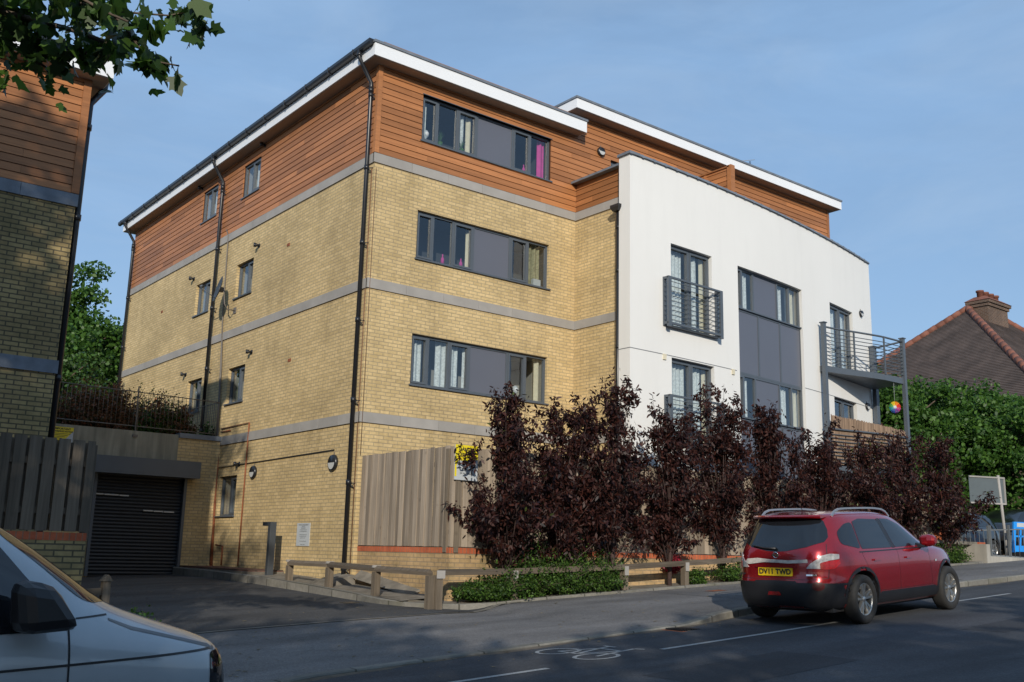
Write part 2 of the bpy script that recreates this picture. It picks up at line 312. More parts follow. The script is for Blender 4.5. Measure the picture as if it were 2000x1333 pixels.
# ------------------------------------------------------------------ terrain
def H(x, y=0):
    xc = min(max(x, -30), 60)
    z = -0.991 + 0.055*xc
    if xc < -5: z -= 0.05*min(-5-xc, 6)
    return z
def interp(x, tab):
    if x <= tab[0][0]: return tab[0][1]
    for (a, b), (c, d) in zip(tab, tab[1:]):
        if x <= c: return b+(d-b)*(x-a)/(c-a)
    return tab[-1][1]
KERB = [(-60,-11.5),(-30,-9.9),(-5.34,-8.15),(-0.53,-7.75),(1.62,-7.59),(3.33,-7.13),(10.56,-6.77),(13.4,-6.7),(30,-6.2),(80,-5.2)]
def ky(x): return interp(x, KERB)
def kup(x): return interp(x, [(-60,.1),(-7.5,.1),(-6.2,.022),(1.15,.022),(2.0,.105),(80,.105)])
def back(x): return interp(x, [(-60,-4.45),(-4.6,-4.45),(-2.4,-4.4),(0.6,-3.98),(1.2,-3.85),(2.0,-3.75),(80,-3.75)])
def Zd(x, y): return interp(y, [(-4.6,-.945),(-3,-.88),(0,-.78),(2.4,-.70),(4.5,-.66),(7.2,-.65)]) + 0.03*min(x+.9, 0.3) - (0.02*(-2.5-x) if x < -2.5 else 0)
def Zp(x, y):
    a, b = ky(x), back(x); t = min(max((y-a)/(b-a), 0), 1)
    zb = H(x)+.145
    if x < 0.6: 
        k = interp(x, [(-5.2,0),(-4.4,1),(0.1,1),(0.6,0)]); zb = zb*(1-k)+Zd(x, -4.4)*k
    return (H(x)+kup(x))*(1-t) + zb*t
def grid(mb, xs, fy0, fy1, ny, fz):
    for a, b in zip(xs, xs[1:]):
        for j in range(ny):
            P = []
            for x, jj in ((a, j), (b, j), (b, j+1), (a, j+1)):
                y = fy0(x)+(fy1(x)-fy0(x))*jj/ny; P.append((x, y, fz(x, y)))
            mb.face(P, 0.5, True)
def rng_(a, b, s):
    n = max(1, round((b-a)/s)); return [a+(b-a)*i/n for i in range(n+1)]
def struct(name, mb, m): 
    o = mb.build(name, m); o['kind'] = 'structure'; return o
g = MB(); xs = [-400,-200,-100,-60]+rng_(-58, 70, 4)+[100,200,400]; ys = [-400,-150,-60,-30,-17.2,-10,-3,3,10,30,80,200,400]
for a, b in zip(xs, xs[1:]):
    for c, d in zip(ys, ys[1:]): g.face([(a,c,H(a)-.06),(b,c,H(b)-.06),(b,d,H(b)-.06),(a,d,H(a)-.06)], .5)
struct('ground', g, M['soil'])
xs = rng_(-60, -8, 2)+rng_(-7.5, 17, .25)[0:]+rng_(18, 80, 2)
g = MB(); grid(g, xs, lambda x: -16.6, lambda x: ky(x)-.0, 8, lambda x, y: H(x)); struct('road', g, M['road'])
g = MB(); grid(g, xs, lambda x: ky(x)+.13, back, 10, Zp); struct('pavement', g, M['pave'])
g = MB(); grid(g, xs, lambda x: -30, lambda x: -16.6, 2, lambda x, y: H(x)+.1); g.box(-60,-59.9,-16.6,-16.5,-3,-2.9); struct('near_pavement', g, M['pave'])
# kerb stones
g = MB()
for a, b in zip(xs, xs[1:]):
    P = lambda x, o, dz: (x, ky(x)+o, H(x)+kup(x)+dz)
    g.face([P(a,0.012,.004),P(b,0.012,.004),P(b,.14,.006),P(a,.14,.006)], .5)
    g.face([P(a,0,-.012),P(b,0,-.012),P(b,.012,.004),P(a,.012,.004)], .5)
    g.face([(a,ky(a),H(a)-.03),(b,ky(b),H(b)-.03),P(b,0,-.012),P(a,0,-.012)], .5)
struct('kerb', g, M['kerb'])
# driveway
g = MB(); xs2 = rng_(-6.6, -.6, .3); grid(g, xs2, lambda x: back(x)+.08, lambda x: 7.1, 24, Zd)
xs3 = rng_(-.6, .9, .15); grid(g, xs3, lambda x: back(x)+.08, lambda x: interp(x, [(-.6,-3.1),(-.3,-3.5),(0.3,-3.7),(.9,-3.78)]), 3, lambda x, y: Zd(x,y)*(1-interp(x,[(-.3,0),(.9,1)]))+Zp(x,y)*interp(x,[(-.3,0),(.9,1)])); struct('driveway', g, M['drive'])
g = MB()
for a, b in zip(rng_(-6.6, 1.2, .3), rng_(-6.6, 1.2, .3)[1:]):
    for o0, o1, dz in ((-.03,.03,.008),(.05,.10,.006)):
        g.face([(a,back(a)+o0,Zp(a,-3.9)+dz),(b,back(b)+o0,Zp(b,-3.9)+dz),(b,back(b)+o1,Zp(b,-3.9)+dz),(a,back(a)+o1,Zp(a,-3.9)+dz)], .5)
struct('threshold_strip', g, M['dirty_conc'])
# island / planting bed with its edging kerb
KP = [(-.95,7.0,-.47),(-.94,5.2,-.48),(-.93,2.4,-.54),(-.91,0.1,-.63),(-.9,-1.8,-.72),(-.86,-2.5,-.77),(-.7,-3.05,-.80),(-.4,-3.45,-.815),(0.1,-3.68,-.81),(.7,-3.76,-.785),(2.0,-3.78,-.69)]+[(x,-3.78,H(x)+.19) for x in (3,5,7,9,11,13,15,17.4)]
def resamp(P, step):
    out = []
    for a, b in zip(P, P[1:]):
        n = max(1, int((Vector(b)-Vector(a)).length/step))
        out += [tuple(Vector(a).lerp(Vector(b), i/n)) for i in range(n)]
    return out+[P[-1]]
KR = resamp(KP, .3)
g = MB(); bed = MB()
for i, (p, q) in enumerate(zip(KR, KR[1:])):
    def off(k, o):
        a = Vector(KR[max(k-1,0)]); b = Vector(KR[min(k+1,len(KR)-1)]); d = (b-a).normalized(); nn = Vector((-d.y, d.x, 0)); return Vector(KR[k])+nn*o
    a0, b0, a1, b1 = off(i,0), off(i+1,0), off(i,.13), off(i+1,.13)
    dn = Vector((0,0,.22)); c = Vector((0,0,.015))
    g.face([a0-dn,b0-dn,b0-c,a0-c], .5); g.face([a0-c,b0-c,off(i+1,.015),off(i,.015)], .5); g.face([off(i,.015),off(i+1,.015),b1,a1], .5)
    t = Vector((0,0,.012)); inner = lambda v, y0: Vector((0.0 if y0 > -3.0 and v.x < .1 else v.x, v.y if (y0 > -3.0 and v.x < .1) else -2.98, v.z+.03))
    bed.face([a1-t, b1-t, inner(b1, q[1]) if True else 0, inner(a1, p[1])], .5)
struct('edging_kerb', g, M['kerb']); 
bed.face([(-.75,-3.0,-.79),(.15,-3.0,-.72),(.15,0.0,-.62),(-.75,0.0,-.64)], .5); struct('planting_bed', bed, M['dirty_conc'])
# repaired patches, seams and a gully grate
def patchq(name, P, mt, fz, dz):
    mb = MB(); n = len(P); mb.face([(x, y, fz(x, y)+dz) for x, y in P], .5); return struct(name, mb, mt)
M['patch'] = asphalt('newer_tarmac_patch', (0.038,0.039,0.043), .2, .9)
M['patch2'] = asphalt('older_tarmac_patch', (0.125,0.12,0.118), .2, .9)
for P in ([(-2.6,-10.4),(-.2,-10.25),(-.2,-11.3),(-2.6,-11.45)],[(3.2,-10.6),(7.4,-10.3),(7.4,-10.9),(3.2,-11.2)]): patchq('road_patch', P, M['patch'], lambda x,y: H(x), .0022)
for x0, x1 in ((4.2,4.75),(9.4,11.2)): patchq('pavement_patch', [(x0,ky(x0)+.3),(x1,ky(x1)+.3),(x1,back(x1)-.1),(x0,back(x0)-.1)], M['patch2'], lambda x,y: Zp(x,y), .004)
g = MB()
for a, b in zip(rng_(-9, 16, .4), rng_(-9, 16, .4)[1:]):
    w0 = .10+.06*math.sin(a*2.3)+.03*math.sin(a*7.1); w1 = .10+.06*math.sin(b*2.3)+.03*math.sin(b*7.1)
    g.face([(a,ky(a)-w0,H(a)+.0018),(b,ky(b)-w1,H(b)+.0018),(b,ky(b)+.002,H(b)+.0018),(a,ky(a)+.002,H(a)+.0018)], .5)
struct('gutter_grit', g, M['soil'])
gx = 0.55; m = MB(); m.box(gx,gx+.45,ky(gx)-.42,ky(gx)-.03,H(gx)-.03,H(gx)+.006); o = m.build('gully_grate', M['rust']); tag(o, 'rusty gully grate in the gutter by the dropped kerb', 'drain grate')
q = MB()
for k in range(8): q.box(gx+.04+k*.05,gx+.058+k*.05,ky(gx)-.38,ky(gx)-.07,H(gx)+.006,H(gx)+.03)
q.build('grate_bars', M['black_pvc'], o)
# road markings
def mark(mb, P, w_, dz=.004):
    P = [tuple(v)[:2] for v in resamp([(a, b, 0) for a, b in P], .5)]
    for p, q in zip(P, P[1:]):
        p = Vector((p[0], p[1], 0)); q = Vector((q[0], q[1], 0)); d = (q-p).normalized(); n_ = Vector((-d.y, d.x, 0))*w_/2
        c = [p-n_, q-n_, q+n_, p+n_]; mb.face([(v.x, v.y, H(v.x)+dz) for v in c], .5)
g = MB()
for P in ([(-5.6,-9.45),(-2.94,-9.36)],[(-1.0,-9.16),(1.2,-9.03),(3.0,-8.88)],[(6.9,-8.42),(9.4,-8.3)],[(11.0,-8.2),(13.4,-8.1)],[(15,-8),(17.4,-7.9)],[(-9.6,-9.8),(-7.2,-9.6)]): mark(g, P, .085)
struct('lane_dash_markings', g, M['mark'])
g = MB()
def arc(cx, cy, rx, ry, a0=0, a1=360, n=20): return [(cx+rx*math.cos(R(a0+(a1-a0)*i/n)), cy+ry*math.sin(R(a0+(a1-a0)*i/n))) for i in range(n+1)]
def bk(P): return [(-1.95+b*1.35, -8.72-a) for a, b in P]   # painted upright for a rider heading up the lane
for P in (arc(-.33,0,.21,.21), arc(.33,0,.21,.21), [(-.33,0),(-.16,.38),(.22,.38),(.33,0)], [(-.16,.38),(0,.0),(.22,.38)], [(-.33,0),(0,0)], [(.22,.38),(.18,.56),(.30,.60)], [(-.20,.52),(-.16,.38)], [(-.30,.53),(-.10,.53)]): mark(g, bk(P), .05, .0045)
struct('bicycle_lane_symbol', g, M['mark'])
# ------------------------------------------------------------------ facade building blocks
def wallgrid(mb, mp, us, zs, holes, depth=.1, tone=.5):
    us = sorted(set(us)|{h[k] for h in holes for k in (0,1)}); zs = sorted(set(zs)|{h[k] for h in holes for k in (2,3)})
    us = [u for u in us]; 
    for a, b in zip(us, us[1:]):
        for c, d in zip(zs, zs[1:]):
            m_, n_ = (a+b)/2, (c+d)/2
            if any(h[0] < m_ < h[1] and h[2] < n_ < h[3] for h in holes): continue
            mb.face([mp(a,c,0),mp(b,c,0),mp(b,d,0),mp(a,d,0)], tone)
    for h in holes:
        hu = [u for u in us if h[0] <= u <= h[1]]
        for a, b in zip(hu, hu[1:]):
            mb.face([mp(a,h[2],0),mp(b,h[2],0),mp(b,h[2],depth),mp(a,h[2],depth)], tone); mb.face([mp(a,h[3],0),mp(b,h[3],0),mp(b,h[3],depth),mp(a,h[3],depth)], tone)
        for u in (h[0], h[1]): mb.face([mp(u,h[2],0),mp(u,h[3],0),mp(u,h[3],depth),mp(u,h[2],depth)], tone)
def cladding(name, parent, mp, u0, u1, z0, z1, holes, pitch=.14, top=None):
    b = MB(); wallgrid(b, lambda u,z,d: mp(u,z,d+.012), [u0,u1], [z0,z1], holes, .09); b.build('cladding_backing', M['clad_dark'], parent)
    m = MB(); z = z0; r = 0; rr = random.Random(int(u0*10)+int(z0*7))
    while z < z1-.01:
        zt = min(z+pitch-.011, z1)
        cuts = sorted({z, zt}|{q for h in holes for q in (h[2], h[3]) if z < q < zt})
        js = []; u = u0+rr.uniform(.4, 3.4)
        while u < u1: js.append(u); u += rr.choice([2.4,3.0,3.6])
        ends = [u0]+js+[u1]; tones = [rr.random() for _ in ends]
        for c, d in zip(cuts, cuts[1:]):
            for k, (a, e) in enumerate(zip(ends, ends[1:])):
                segs = [(a+.0015, e-.0015)]
                for h in holes:
                    if h[2] < (c+d)/2 < h[3]:
                        segs = [s_ for p, q in segs for s_ in ((p, min(q, h[0])), (max(p, h[1]), q)) if s_[1]-s_[0] > .01]
                for p, q in segs:
                    dd = lambda zz: -.020+.012*(zz-z)/pitch
                    m.hexa([mp(p,c,dd(c)),mp(q,c,dd(c)),mp(q,c,.011),mp(p,c,.011),mp(p,d,dd(d)),mp(q,d,dd(d)),mp(q,d,.011),mp(p,d,.011)], tones[k])
        z += pitch; r += 1
    return m.build(name, M['clad'], parent)
def window(parent, mp, u0, u1, z0, z1, cols, rec=.07, depth=1.0, curt=(), name='window', sill=.03, room=None, flip=False):
    """cols: (width, kind) c=casement f=fixed p=panel; curt: (a, b, mat, z0frac, z1frac) in fractions of the window"""
    f = MB(); F = .05; d0, d1 = rec, rec+.07
    for a, b, c, d in ((u0,u1,z1-F,z1),(u0,u1,z0,z0+F),(u0,u0+F,z0+F,z1-F),(u1-F,u1,z0+F,z1-F)): f.mbox(mp,a,b,c,d,d0,d1)
    tot = sum(c[0] for c in cols); u = u0; panes = []
    for i, (w_, k) in enumerate(cols):
        a, b = u, u+(u1-u0)*w_/tot; u = b
        if i: f.mbox(mp, a-.028, a+.028, z0+F, z1-F, d0-.002, d1+.002)
        ia, ib = (a+.028 if i else a+F), (b-.028 if i < len(cols)-1 else b-F)
        if k == 'c':
            S = .042
            for p, q, r_, s_ in ((ia,ib,z1-F-S,z1-F),(ia,ib,z0+F,z0+F+S),(ia,ia+S,z0+F+S,z1-F-S),(ib-S,ib,z0+F+S,z1-F-S)): f.mbox(mp,p,q,r_,s_,d0-.016,d1-.01)
            panes.append((ia+S,ib-S,z0+F+S,z1-F-S,k))
        else: panes.append((ia,ib,z0+F,z1-F,k))
    o = f.build(name, M['alu'], parent)
    for a, b, c, d, k in panes:
        g_ = MB(); dd = d0+.035
        if k == 'p': g_.mbox(mp,a-.004,b+.004,c-.004,d+.004,d0+.02,d0+.05); g_.build('panel', M['panel'], o)
        else: g_.face([mp(a-.006,c-.006,dd),mp(b+.006,c-.006,dd),mp(b+.006,d+.006,dd),mp(a-.006,d+.006,dd)]); g_.build('pane', M['glass'], o)
    if sill:
        s_ = MB(); s_.mbox(mp,u0-.035,u1+.035,z0-.028,z0+.004,-.045,rec+.01); s_.build('sill', M['alu'], o)
    r = MB(); e = d1+.003
    r.face([mp(u0,z0,e),mp(u1,z0,e),mp(u1,z0,depth),mp(u0,z0,depth)]); r.face([mp(u0,z1,e),mp(u1,z1,e),mp(u1,z1,depth),mp(u0,z1,depth)])
    for u in (u0, u1): r.face([mp(u,z0,e),mp(u,z1,e),mp(u,z1,depth),mp(u,z0,depth)])
    r.face([mp(u0,z0,depth),mp(u1,z0,depth),mp(u1,z1,depth),mp(u0,z1,depth)]); r.build('room_recess', room or M['room'], o)
    for q in curt:
        a, b, m_ = q[:3]; c, d = (q[3], q[4]) if len(q) > 3 else (0, 1); x0 = u0+(u1-u0)*a; x1 = u0+(u1-u0)*b; h = z1-z0
        cm = MB(); n = max(6, int((x1-x0)/.022)); W = [(x0+(x1-x0)*i/n, rec+.15+.022*math.sin(i*1.05)+.012*math.sin(i*.37+a*9)) for i in range(n+1)]
        for p, s_ in zip(W, W[1:]): cm.face([mp(p[0],z0+.01+h*c,p[1]),mp(s_[0],z0+.01+h*c,s_[1]),mp(s_[0],z0+h*d-.01,s_[1]*.9+.1*(rec+.15)),mp(p[0],z0+h*d-.01,p[1]*.9+.1*(rec+.15))], .5, True)
        cm.build('curtain', M[m_], o)
    return o
# ------------------------------------------------------------------ the apartment building
B = root('apartment_building', (0,0,-.7), 'four storey apartment block of yellow brick, timber cladding and a curved white rendered front', 'apartment building')
mF = lambda u,z,d: (u, d, z)            # brick front, facing the road
mL = lambda u,z,d: (d, u, z)            # left side wall
XI = 5.75; XS = 5.60
mR = lambda u,z,d: (XI+d, u, z)         # short return wall beside the white front
def yw(x): return -2.04+.0095*(x-5.6)**2
mW = lambda u,z,d: (u, yw(u)+d, z)      # curved white front
ZL, ZM, ZT = 2.772, 5.572, 8.335; BH = .21; XE = 16.45; YB = 15.75
fw = [(1.14,4.91,3.47,4.57),(1.14,4.91,6.23,7.33)]; fw4 = (1.14,4.91,8.95,10.04)
lw = [(5.88,6.92,3.60,4.53),(8.68,9.72,3.60,4.53),(5.88,6.92,6.39,7.31),(8.68,9.72,6.39,7.31),(5.84,6.90,.78,1.76)]; lw4 = [(5.88,6.94,9.16,10.07),(8.68,9.76,9.16,10.10)]
m = MB(); wallgrid(m, mF, [0,XI], [-1.2,2.5,ZL,5.3,8.2], fw, .1); wallgrid(m, mL, [0,7.0,YB], [-1.2,2.56,ZL,5.3,8.2], lw, .1)
wallgrid(m, mR, [-2.0,0], [-1.2,ZT], []); m.face([(0,YB,-1),(XE,YB,-1),(XE,YB,10.6),(0,YB,10.6)]); m.face([(XE,.05,-1),(XE,YB,-1),(XE,YB,10.9),(XE,.05,10.9)])
m.build('brick_wall', M['brick'], B)
def bandrun(mb, mp, u0, u1, z, pr=.028, step=.9):
    n = max(1, round((u1-u0)/step)); 
    for i in range(n): mb.mbox(mp, u0+(u1-u0)*i/n+.003, u0+(u1-u0)*(i+1)/n-.003, z-BH, z, -pr, .02)
for z in (ZL, ZM, ZT):
    m = MB(); bandrun(m, mF, -.028, XI-.028, z); bandrun(m, mR, -1.95, -.0, z)
    bandrun(m, mL, (0.0 if z > 3 else 0), YB if z > 3 else 7.0, z); m.mbox(mF, -.028,0,z-BH+.001,z-.001,-.0,.03)
    o = m.build('concrete_band', M['band'], B)
# cladding of the top storey
ZC = 10.43
cladding('cladding', B, mF, .06, XE, ZT+.012, 10.94, [fw4, (6.93,7.85,8.3,10.06)])
cladding('cladding', B, mL, .06, YB, ZT+.012, ZC+.02, lw4)
cladding('cladding', B, mR, -1.68, -.03, ZT+.012, 9.06, [])
m = MB(); m.box(-.034,.075,-.034,.075,ZT+.01,ZC); m.build('corner_post', M['clad'], B); m = MB(); m.box(XE-.08,XE+.03,-.03,.08,8.2,10.94); m.build('corner_post', M['clad'], B)
# roofs
def slab_roof(x0, x1, y0, y1, z0, z1, nm='roof'):
    r = MB(); r.box(x0,x1,y0,y1,z0+.012,z1); o = r.build(nm, M['white_fascia'], B)
    s_ = MB(); s_.box(x0+.03,x1-.03,y0+.03,y1-.03,z0,z0+.05); s_.build('soffit', M['soffit'], o)
    c = MB(); c.box(x0-.025,x1+.025,y0-.025,y1+.025,z1,z1+.055); c.build('roof_edge_trim', M['coping'], o); return o
slab_roof(-.34, 5.79, -.34, YB+.34, 10.36, 10.66)
slab_roof(5.45, 16.72, -.335, YB+.33, 10.945, 11.21)
# gutter along the left eave and the downpipes
m = MB(); Y0, Y1 = -.30, 16.3; prof = [(-.005,.07),(-.12,.07),(-.12,.0),(-.095,-.045),(-.03,-.05),(-.005,0)]
vs = [(-.345+p[0], y, 10.66+p[1]) for y in (Y0, Y1) for p in prof]; n_ = len(prof)
m.raw(vs, [(i,i+1,i+1+n_,i+n_) for i in range(n_-1)]+[tuple(range(n_)),tuple(range(n_,2*n_))], .5)
for y in rng_(.4, 16, 1.1): m.box(-.475,-.34,y,y+.03,10.60,10.735)
m.build('gutter', M['black_pvc'], B)
def downpipe(y, z0, ztop=10.6, x=-.085, steps=()):
    p = MB(); p.tube([(-.42,y,ztop+.05),(-.42,y,ztop-.12),(-.30,y-.0,ztop-.30),(x,y,ztop-.62),(x,y,ztop-.8),(x,y,z0)], .045, 12)
    for z in list(rng_(z0+.3, ztop-.9, 1.75)): p.tube([(x,y,z-.05),(x,y,z+.05)], .056, 12); p.tube([(x,y-.05,z-.02),(.0,y-.13,z-.02)], .010, 6); p.tube([(x,y-.05,z-.02),(.0,y-.10,z-.13)], .010, 6)
    p.tube([(x,y,ztop-.85),(x,y,ztop-.72)], .056, 12)
    p.tube([(-.42,y,ztop-.02),(-.42,y,ztop-.1)], .058, 12); return p.build('downpipe', M['black_pvc'], B)
downpipe(.18, -.62); downpipe(8.18, 2.72); downpipe(15.62, 2.72)
p = MB(); p.tube([(5.63,-1.62,7.95),(5.63,-1.62,-.6)], .045, 12)
for z in (7.55, 4.7, 2.3, 6.5): p.tube([(5.63,-1.62,z-.04),(5.63,-1.62,z+.04)], .056, 12); p.tube([(5.66,-1.66,z),(5.75,-1.74,z)], .01, 6)
p.hexa([(5.53,-1.71,7.93),(5.73,-1.71,7.93),(5.73,-1.53,7.93),(5.53,-1.53,7.93),(5.50,-1.76,8.02),(5.745,-1.76,8.02),(5.745,-1.48,8.02),(5.50,-1.48,8.02)])
p.box(5.50,5.745,-1.76,-1.48,8.02,8.08); p.tube([(5.62,-1.62,8.08),(5.70,-1.62,8.16),(5.76,-1.62,8.16)], .03, 8)
p.build('downpipe', M['black_pvc'], B)
# windows in the brick front
cols = [(.46,'c'),(.54,'f'),(.56,'c'),(1.06,'p'),(.54,'c'),(.60,'f')]
window(B, mF, *fw[0], cols, curt=[(0,.10,'net'),(.20,.27,'net'),(.29,.355,'net'),(.39,.41,'net'),(.94,.985,'cream')])
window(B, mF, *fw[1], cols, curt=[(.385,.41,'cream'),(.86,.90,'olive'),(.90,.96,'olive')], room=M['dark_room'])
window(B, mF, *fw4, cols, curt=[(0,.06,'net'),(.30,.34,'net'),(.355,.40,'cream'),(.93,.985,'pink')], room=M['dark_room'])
for j, h in enumerate(lw): window(B, mL, *h, [(.46,'c'),(.54,'f')], rec=.085, curt=[(.05,.42,'net')] if j % 2 == 0 else [(.1,.9,'net')], depth=.8)
for j, h in enumerate(lw4): window(B, mL, *h, [(.5,'c'),(.5,'f')], rec=.03, curt=[(.05,.6,'net')], depth=.8)
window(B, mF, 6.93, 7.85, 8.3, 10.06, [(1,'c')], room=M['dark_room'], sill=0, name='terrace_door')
def ornament(x, z, kind, wname):
    w_ = [o for o in bpy.data.objects if o.name.startswith('window') and o.parent == B][wname]; m = MB(); y = .17
    if kind == 'vase': m.lathe([(.0,0),(.05,0),(.035,.03),(.02,.10),(.07,.16),(.08,.22),(.045,.29),(0,.30)], (x,y,z), (0,0,1), 14); m.build('ornament', M['white_sign'], w_)
    if kind == 'box': m.box(x-.11,x+.11,y-.05,y+.04,z,z+.17); m.build('ornament', M['white_sign'], w_)
    if kind == 'plant':
        for k in range(16): a = k*2.4; m.tube([(x,y,z+.05),(x+.05*math.cos(a),y+.03*math.sin(a),z+.25),(x+.12*math.cos(a),y+.05*math.sin(a),z+.33+.02*(k % 4))], [.006,.005,.001], 4)
        m.lathe([(0,0),(.05,0),(.07,.12),(0,.12)], (x,y,z), (0,0,1), 12); m.build('ornament', M['shutterless'], w_)
    if kind == 'bottle': m.lathe([(0,0),(.04,0),(.04,.13),(.015,.18),(.015,.24),(0,.24)], (x,y,z), (0,0,1), 12); m.build('ornament', M['pink'], w_)
M['shutterless'] = plain('pot_plant_green', (.05,.12,.03), .7)
for q in ((1.36,9.0,'vase',2),(1.75,9.0,'plant',2),(2.35,9.0,'plant',2),(4.2,9.0,'bottle',2),(1.95,6.28,'bottle',1),(2.45,6.28,'bottle',1),(4.65,6.28,'box',1),(4.1,3.52,'vase',0)): ornament(*q)
# window reveal linings in the timber storey
m = MB()
for h in [fw4]: 
    for a, b, c, d in ((h[0]-.02,h[1]+.02,h[3],h[3]+.015),(h[0]-.02,h[1]+.02,h[2]-.02,h[2]-.0)): m.mbox(mF,a,b,c,d,-.035,.06)
m.build('window_flashing', M['alu'], B)
# ---- curved white front
FD = [(6.98,8.52,5.30,7.36),(6.98,8.55,2.55,4.59)]; BAY = (9.6,12.74,.6,7.36); RD = [(14.41,15.98,5.33,7.36),(14.46,15.98,2.55,4.62)]
m = MB(); us = rng_(XS, 17.5, .4)
wallgrid(m, mW, us, [-1.0, 4.62, 4.635, 9.24], FD+[BAY]+RD, .16)
wallgrid(m, lambda u,z,d: (XS+d, u, z), [yw(XS), -1.68], [-1.0, 4.60, 9.24], [])
m.face([(XS,-1.68,-1),(XI+.01,-1.68,-1),(XI+.01,-1.68,9.24),(XS,-1.68,9.24)])
m.face([(17.5,yw(17.5),-1),(17.5,-.2,-1),(17.5,-.2,9.24),(17.5,yw(17.5),9.24)]); m.face([(17.5,-.2,-1),(XE,-.2,-1),(XE,-.2,9.24),(17.5,-.2,9.24)])
for a, b in zip(us, us[1:]): m.face([(a,yw(a)+.3,8.3),(b,yw(b)+.3,8.3),(b,yw(b)+.3,9.24),(a,yw(a)+.3,9.24)])
m.build('white_rendered_wall', M['render'], B)
m = MB()   # movement joint in the render and the faint stains below balcony brackets
us2 = [u for u in rng_(XS, 17.5, .3)]
for a, b in zip(us2, us2[1:]):
    mid = (a+b)/2
    if any(h[0] < mid < h[1] for h in (BAY,)): continue
    m.mbox(mW, a, b, 4.615, 4.632, -.004, .0)
m.box(XS-.004, XS, yw(XS)-.004, -1.68, 4.615, 4.632)
m.build('render_joint', M['grey_ink'], B)
m = MB()
for a, b in zip(us, us[1:]):
    for c, d, z0, z1 in ((-.05,.34,9.24,9.285),):
        m.hexa([mW(a,z0,c),mW(b,z0,c),mW(b,z0,d),mW(a,z0,d),mW(a,z1+.02,c+.03),mW(b,z1+.02,c+.03),mW(b,z1,d),mW(a,z1,d)], random.random())
    m.hexa([mW(a-.03,9.225,-.055),mW(a+.03,9.225,-.055),mW(a+.03,9.225,-.04),mW(a-.03,9.225,-.04),mW(a-.03,9.31,-.03),mW(a+.03,9.31,-.03),mW(a+.03,9.31,.1),mW(a-.03,9.31,.1)])
m.box(XS-.05, XS+.3, yw(XS)-.05, -1.66, 9.238, 9.30)
m.box(XS-.02, XI+.26, -1.68, .0, 9.06, 9.10); m.box(XS-.03, XS+.0, -1.68, .02, 9.05, 9.105)
m.build('parapet_coping', M['coping'], B)
m = MB(); m.face([(XI,0,8.3),(XE,0,8.3),(17.5,-.5,8.3),(12,-1.4,8.3),(XI,-1.8,8.3)]); m.build('terrace_floor', M['dirty_conc'], B)
# timber divider on the roof terrace
mD = lambda u,z,d: (9.75+d, u, z)
cladding('terrace_divider', B, mD, -1.55, -.03, 8.4, 10.15, [])
m = MB(); m.box(9.70,9.86,-1.66,-1.53,8.3,10.20); m.box(9.72,9.82,-.80,-.72,8.3,10.17); m.box(9.70,9.84,-1.6,-.02,10.15,10.185); m.build('divider_post', M['clad'], B)
def chord(u0, u1):
    a = Vector((u0, yw(u0), 0)); b = Vector((u1, yw(u1), 0)); t = (b-a).normalized(); nn = Vector((-t.y, t.x, 0))
    return lambda u,z,d: tuple(a+(b-a)*((u-u0)/(u1-u0))+nn*d+Vector((0,0,z)))
for h, c in ((FD[0], [(0.02,.42,'net'),(.5,.80,'net'),(.87,.98,'cream')]), (FD[1], [(.02,.44,'net'),(.5,.82,'net'),(.88,.98,'cream')])):
    window(B, chord(h[0],h[1]), *h, [(.5,'c'),(.5,'c')], rec=.10, curt=c, name='french_door', sill=0)
for h, c in ((RD[0], [(.05,.45,'net'),(.55,.9,'net')]), (RD[1], [])):
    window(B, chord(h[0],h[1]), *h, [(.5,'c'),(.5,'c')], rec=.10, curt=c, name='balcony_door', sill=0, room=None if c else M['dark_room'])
ch = chord(BAY[0], BAY[1]); bc = [(.30,'c'),(.52,'f'),(1.13,'p'),(.58,'f'),(.54,'f')]; b0, b1 = BAY[:2]
window(B, ch, b0, b1, 6.27, 7.36, bc, rec=.09, curt=[(.0,.08,'net'),(.11,.24,'net'),(.64,.78,'net'),(.84,.97,'cream')], sill=0)
window(B, ch, b0, b1, 3.48, 4.60, bc, rec=.09, curt=[(.0,.08,'net'),(.12,.22,'net'),(.64,.80,'net'),(.88,.97,'cream')], sill=0)
for za, zb in ((4.60,6.27),(.6,3.48)):
    f = MB()
    for k in range(4): f.mbox(ch, b0+(b1-b0)*k/3-(.03 if k else 0), b0+(b1-b0)*k/3+(.03 if k < 3 else 0), za, zb, .085, .15)
    for z in (za, zb-.05): f.mbox(ch, b0, b1, z, z+.05, .087, .149)
    f.mbox(ch, b0-.01, b1+.01, zb-.0, zb+.035, .04, .10)
    o = f.build('panel_frame', M['alu'], B)
    for k in range(3): q = MB(); q.mbox(ch, b0+(b1-b0)*k/3+.03, b0+(b1-b0)*(k+1)/3-.03, za+.05, zb-.05, .10, .14); q.build('panel', M['panel'], o)
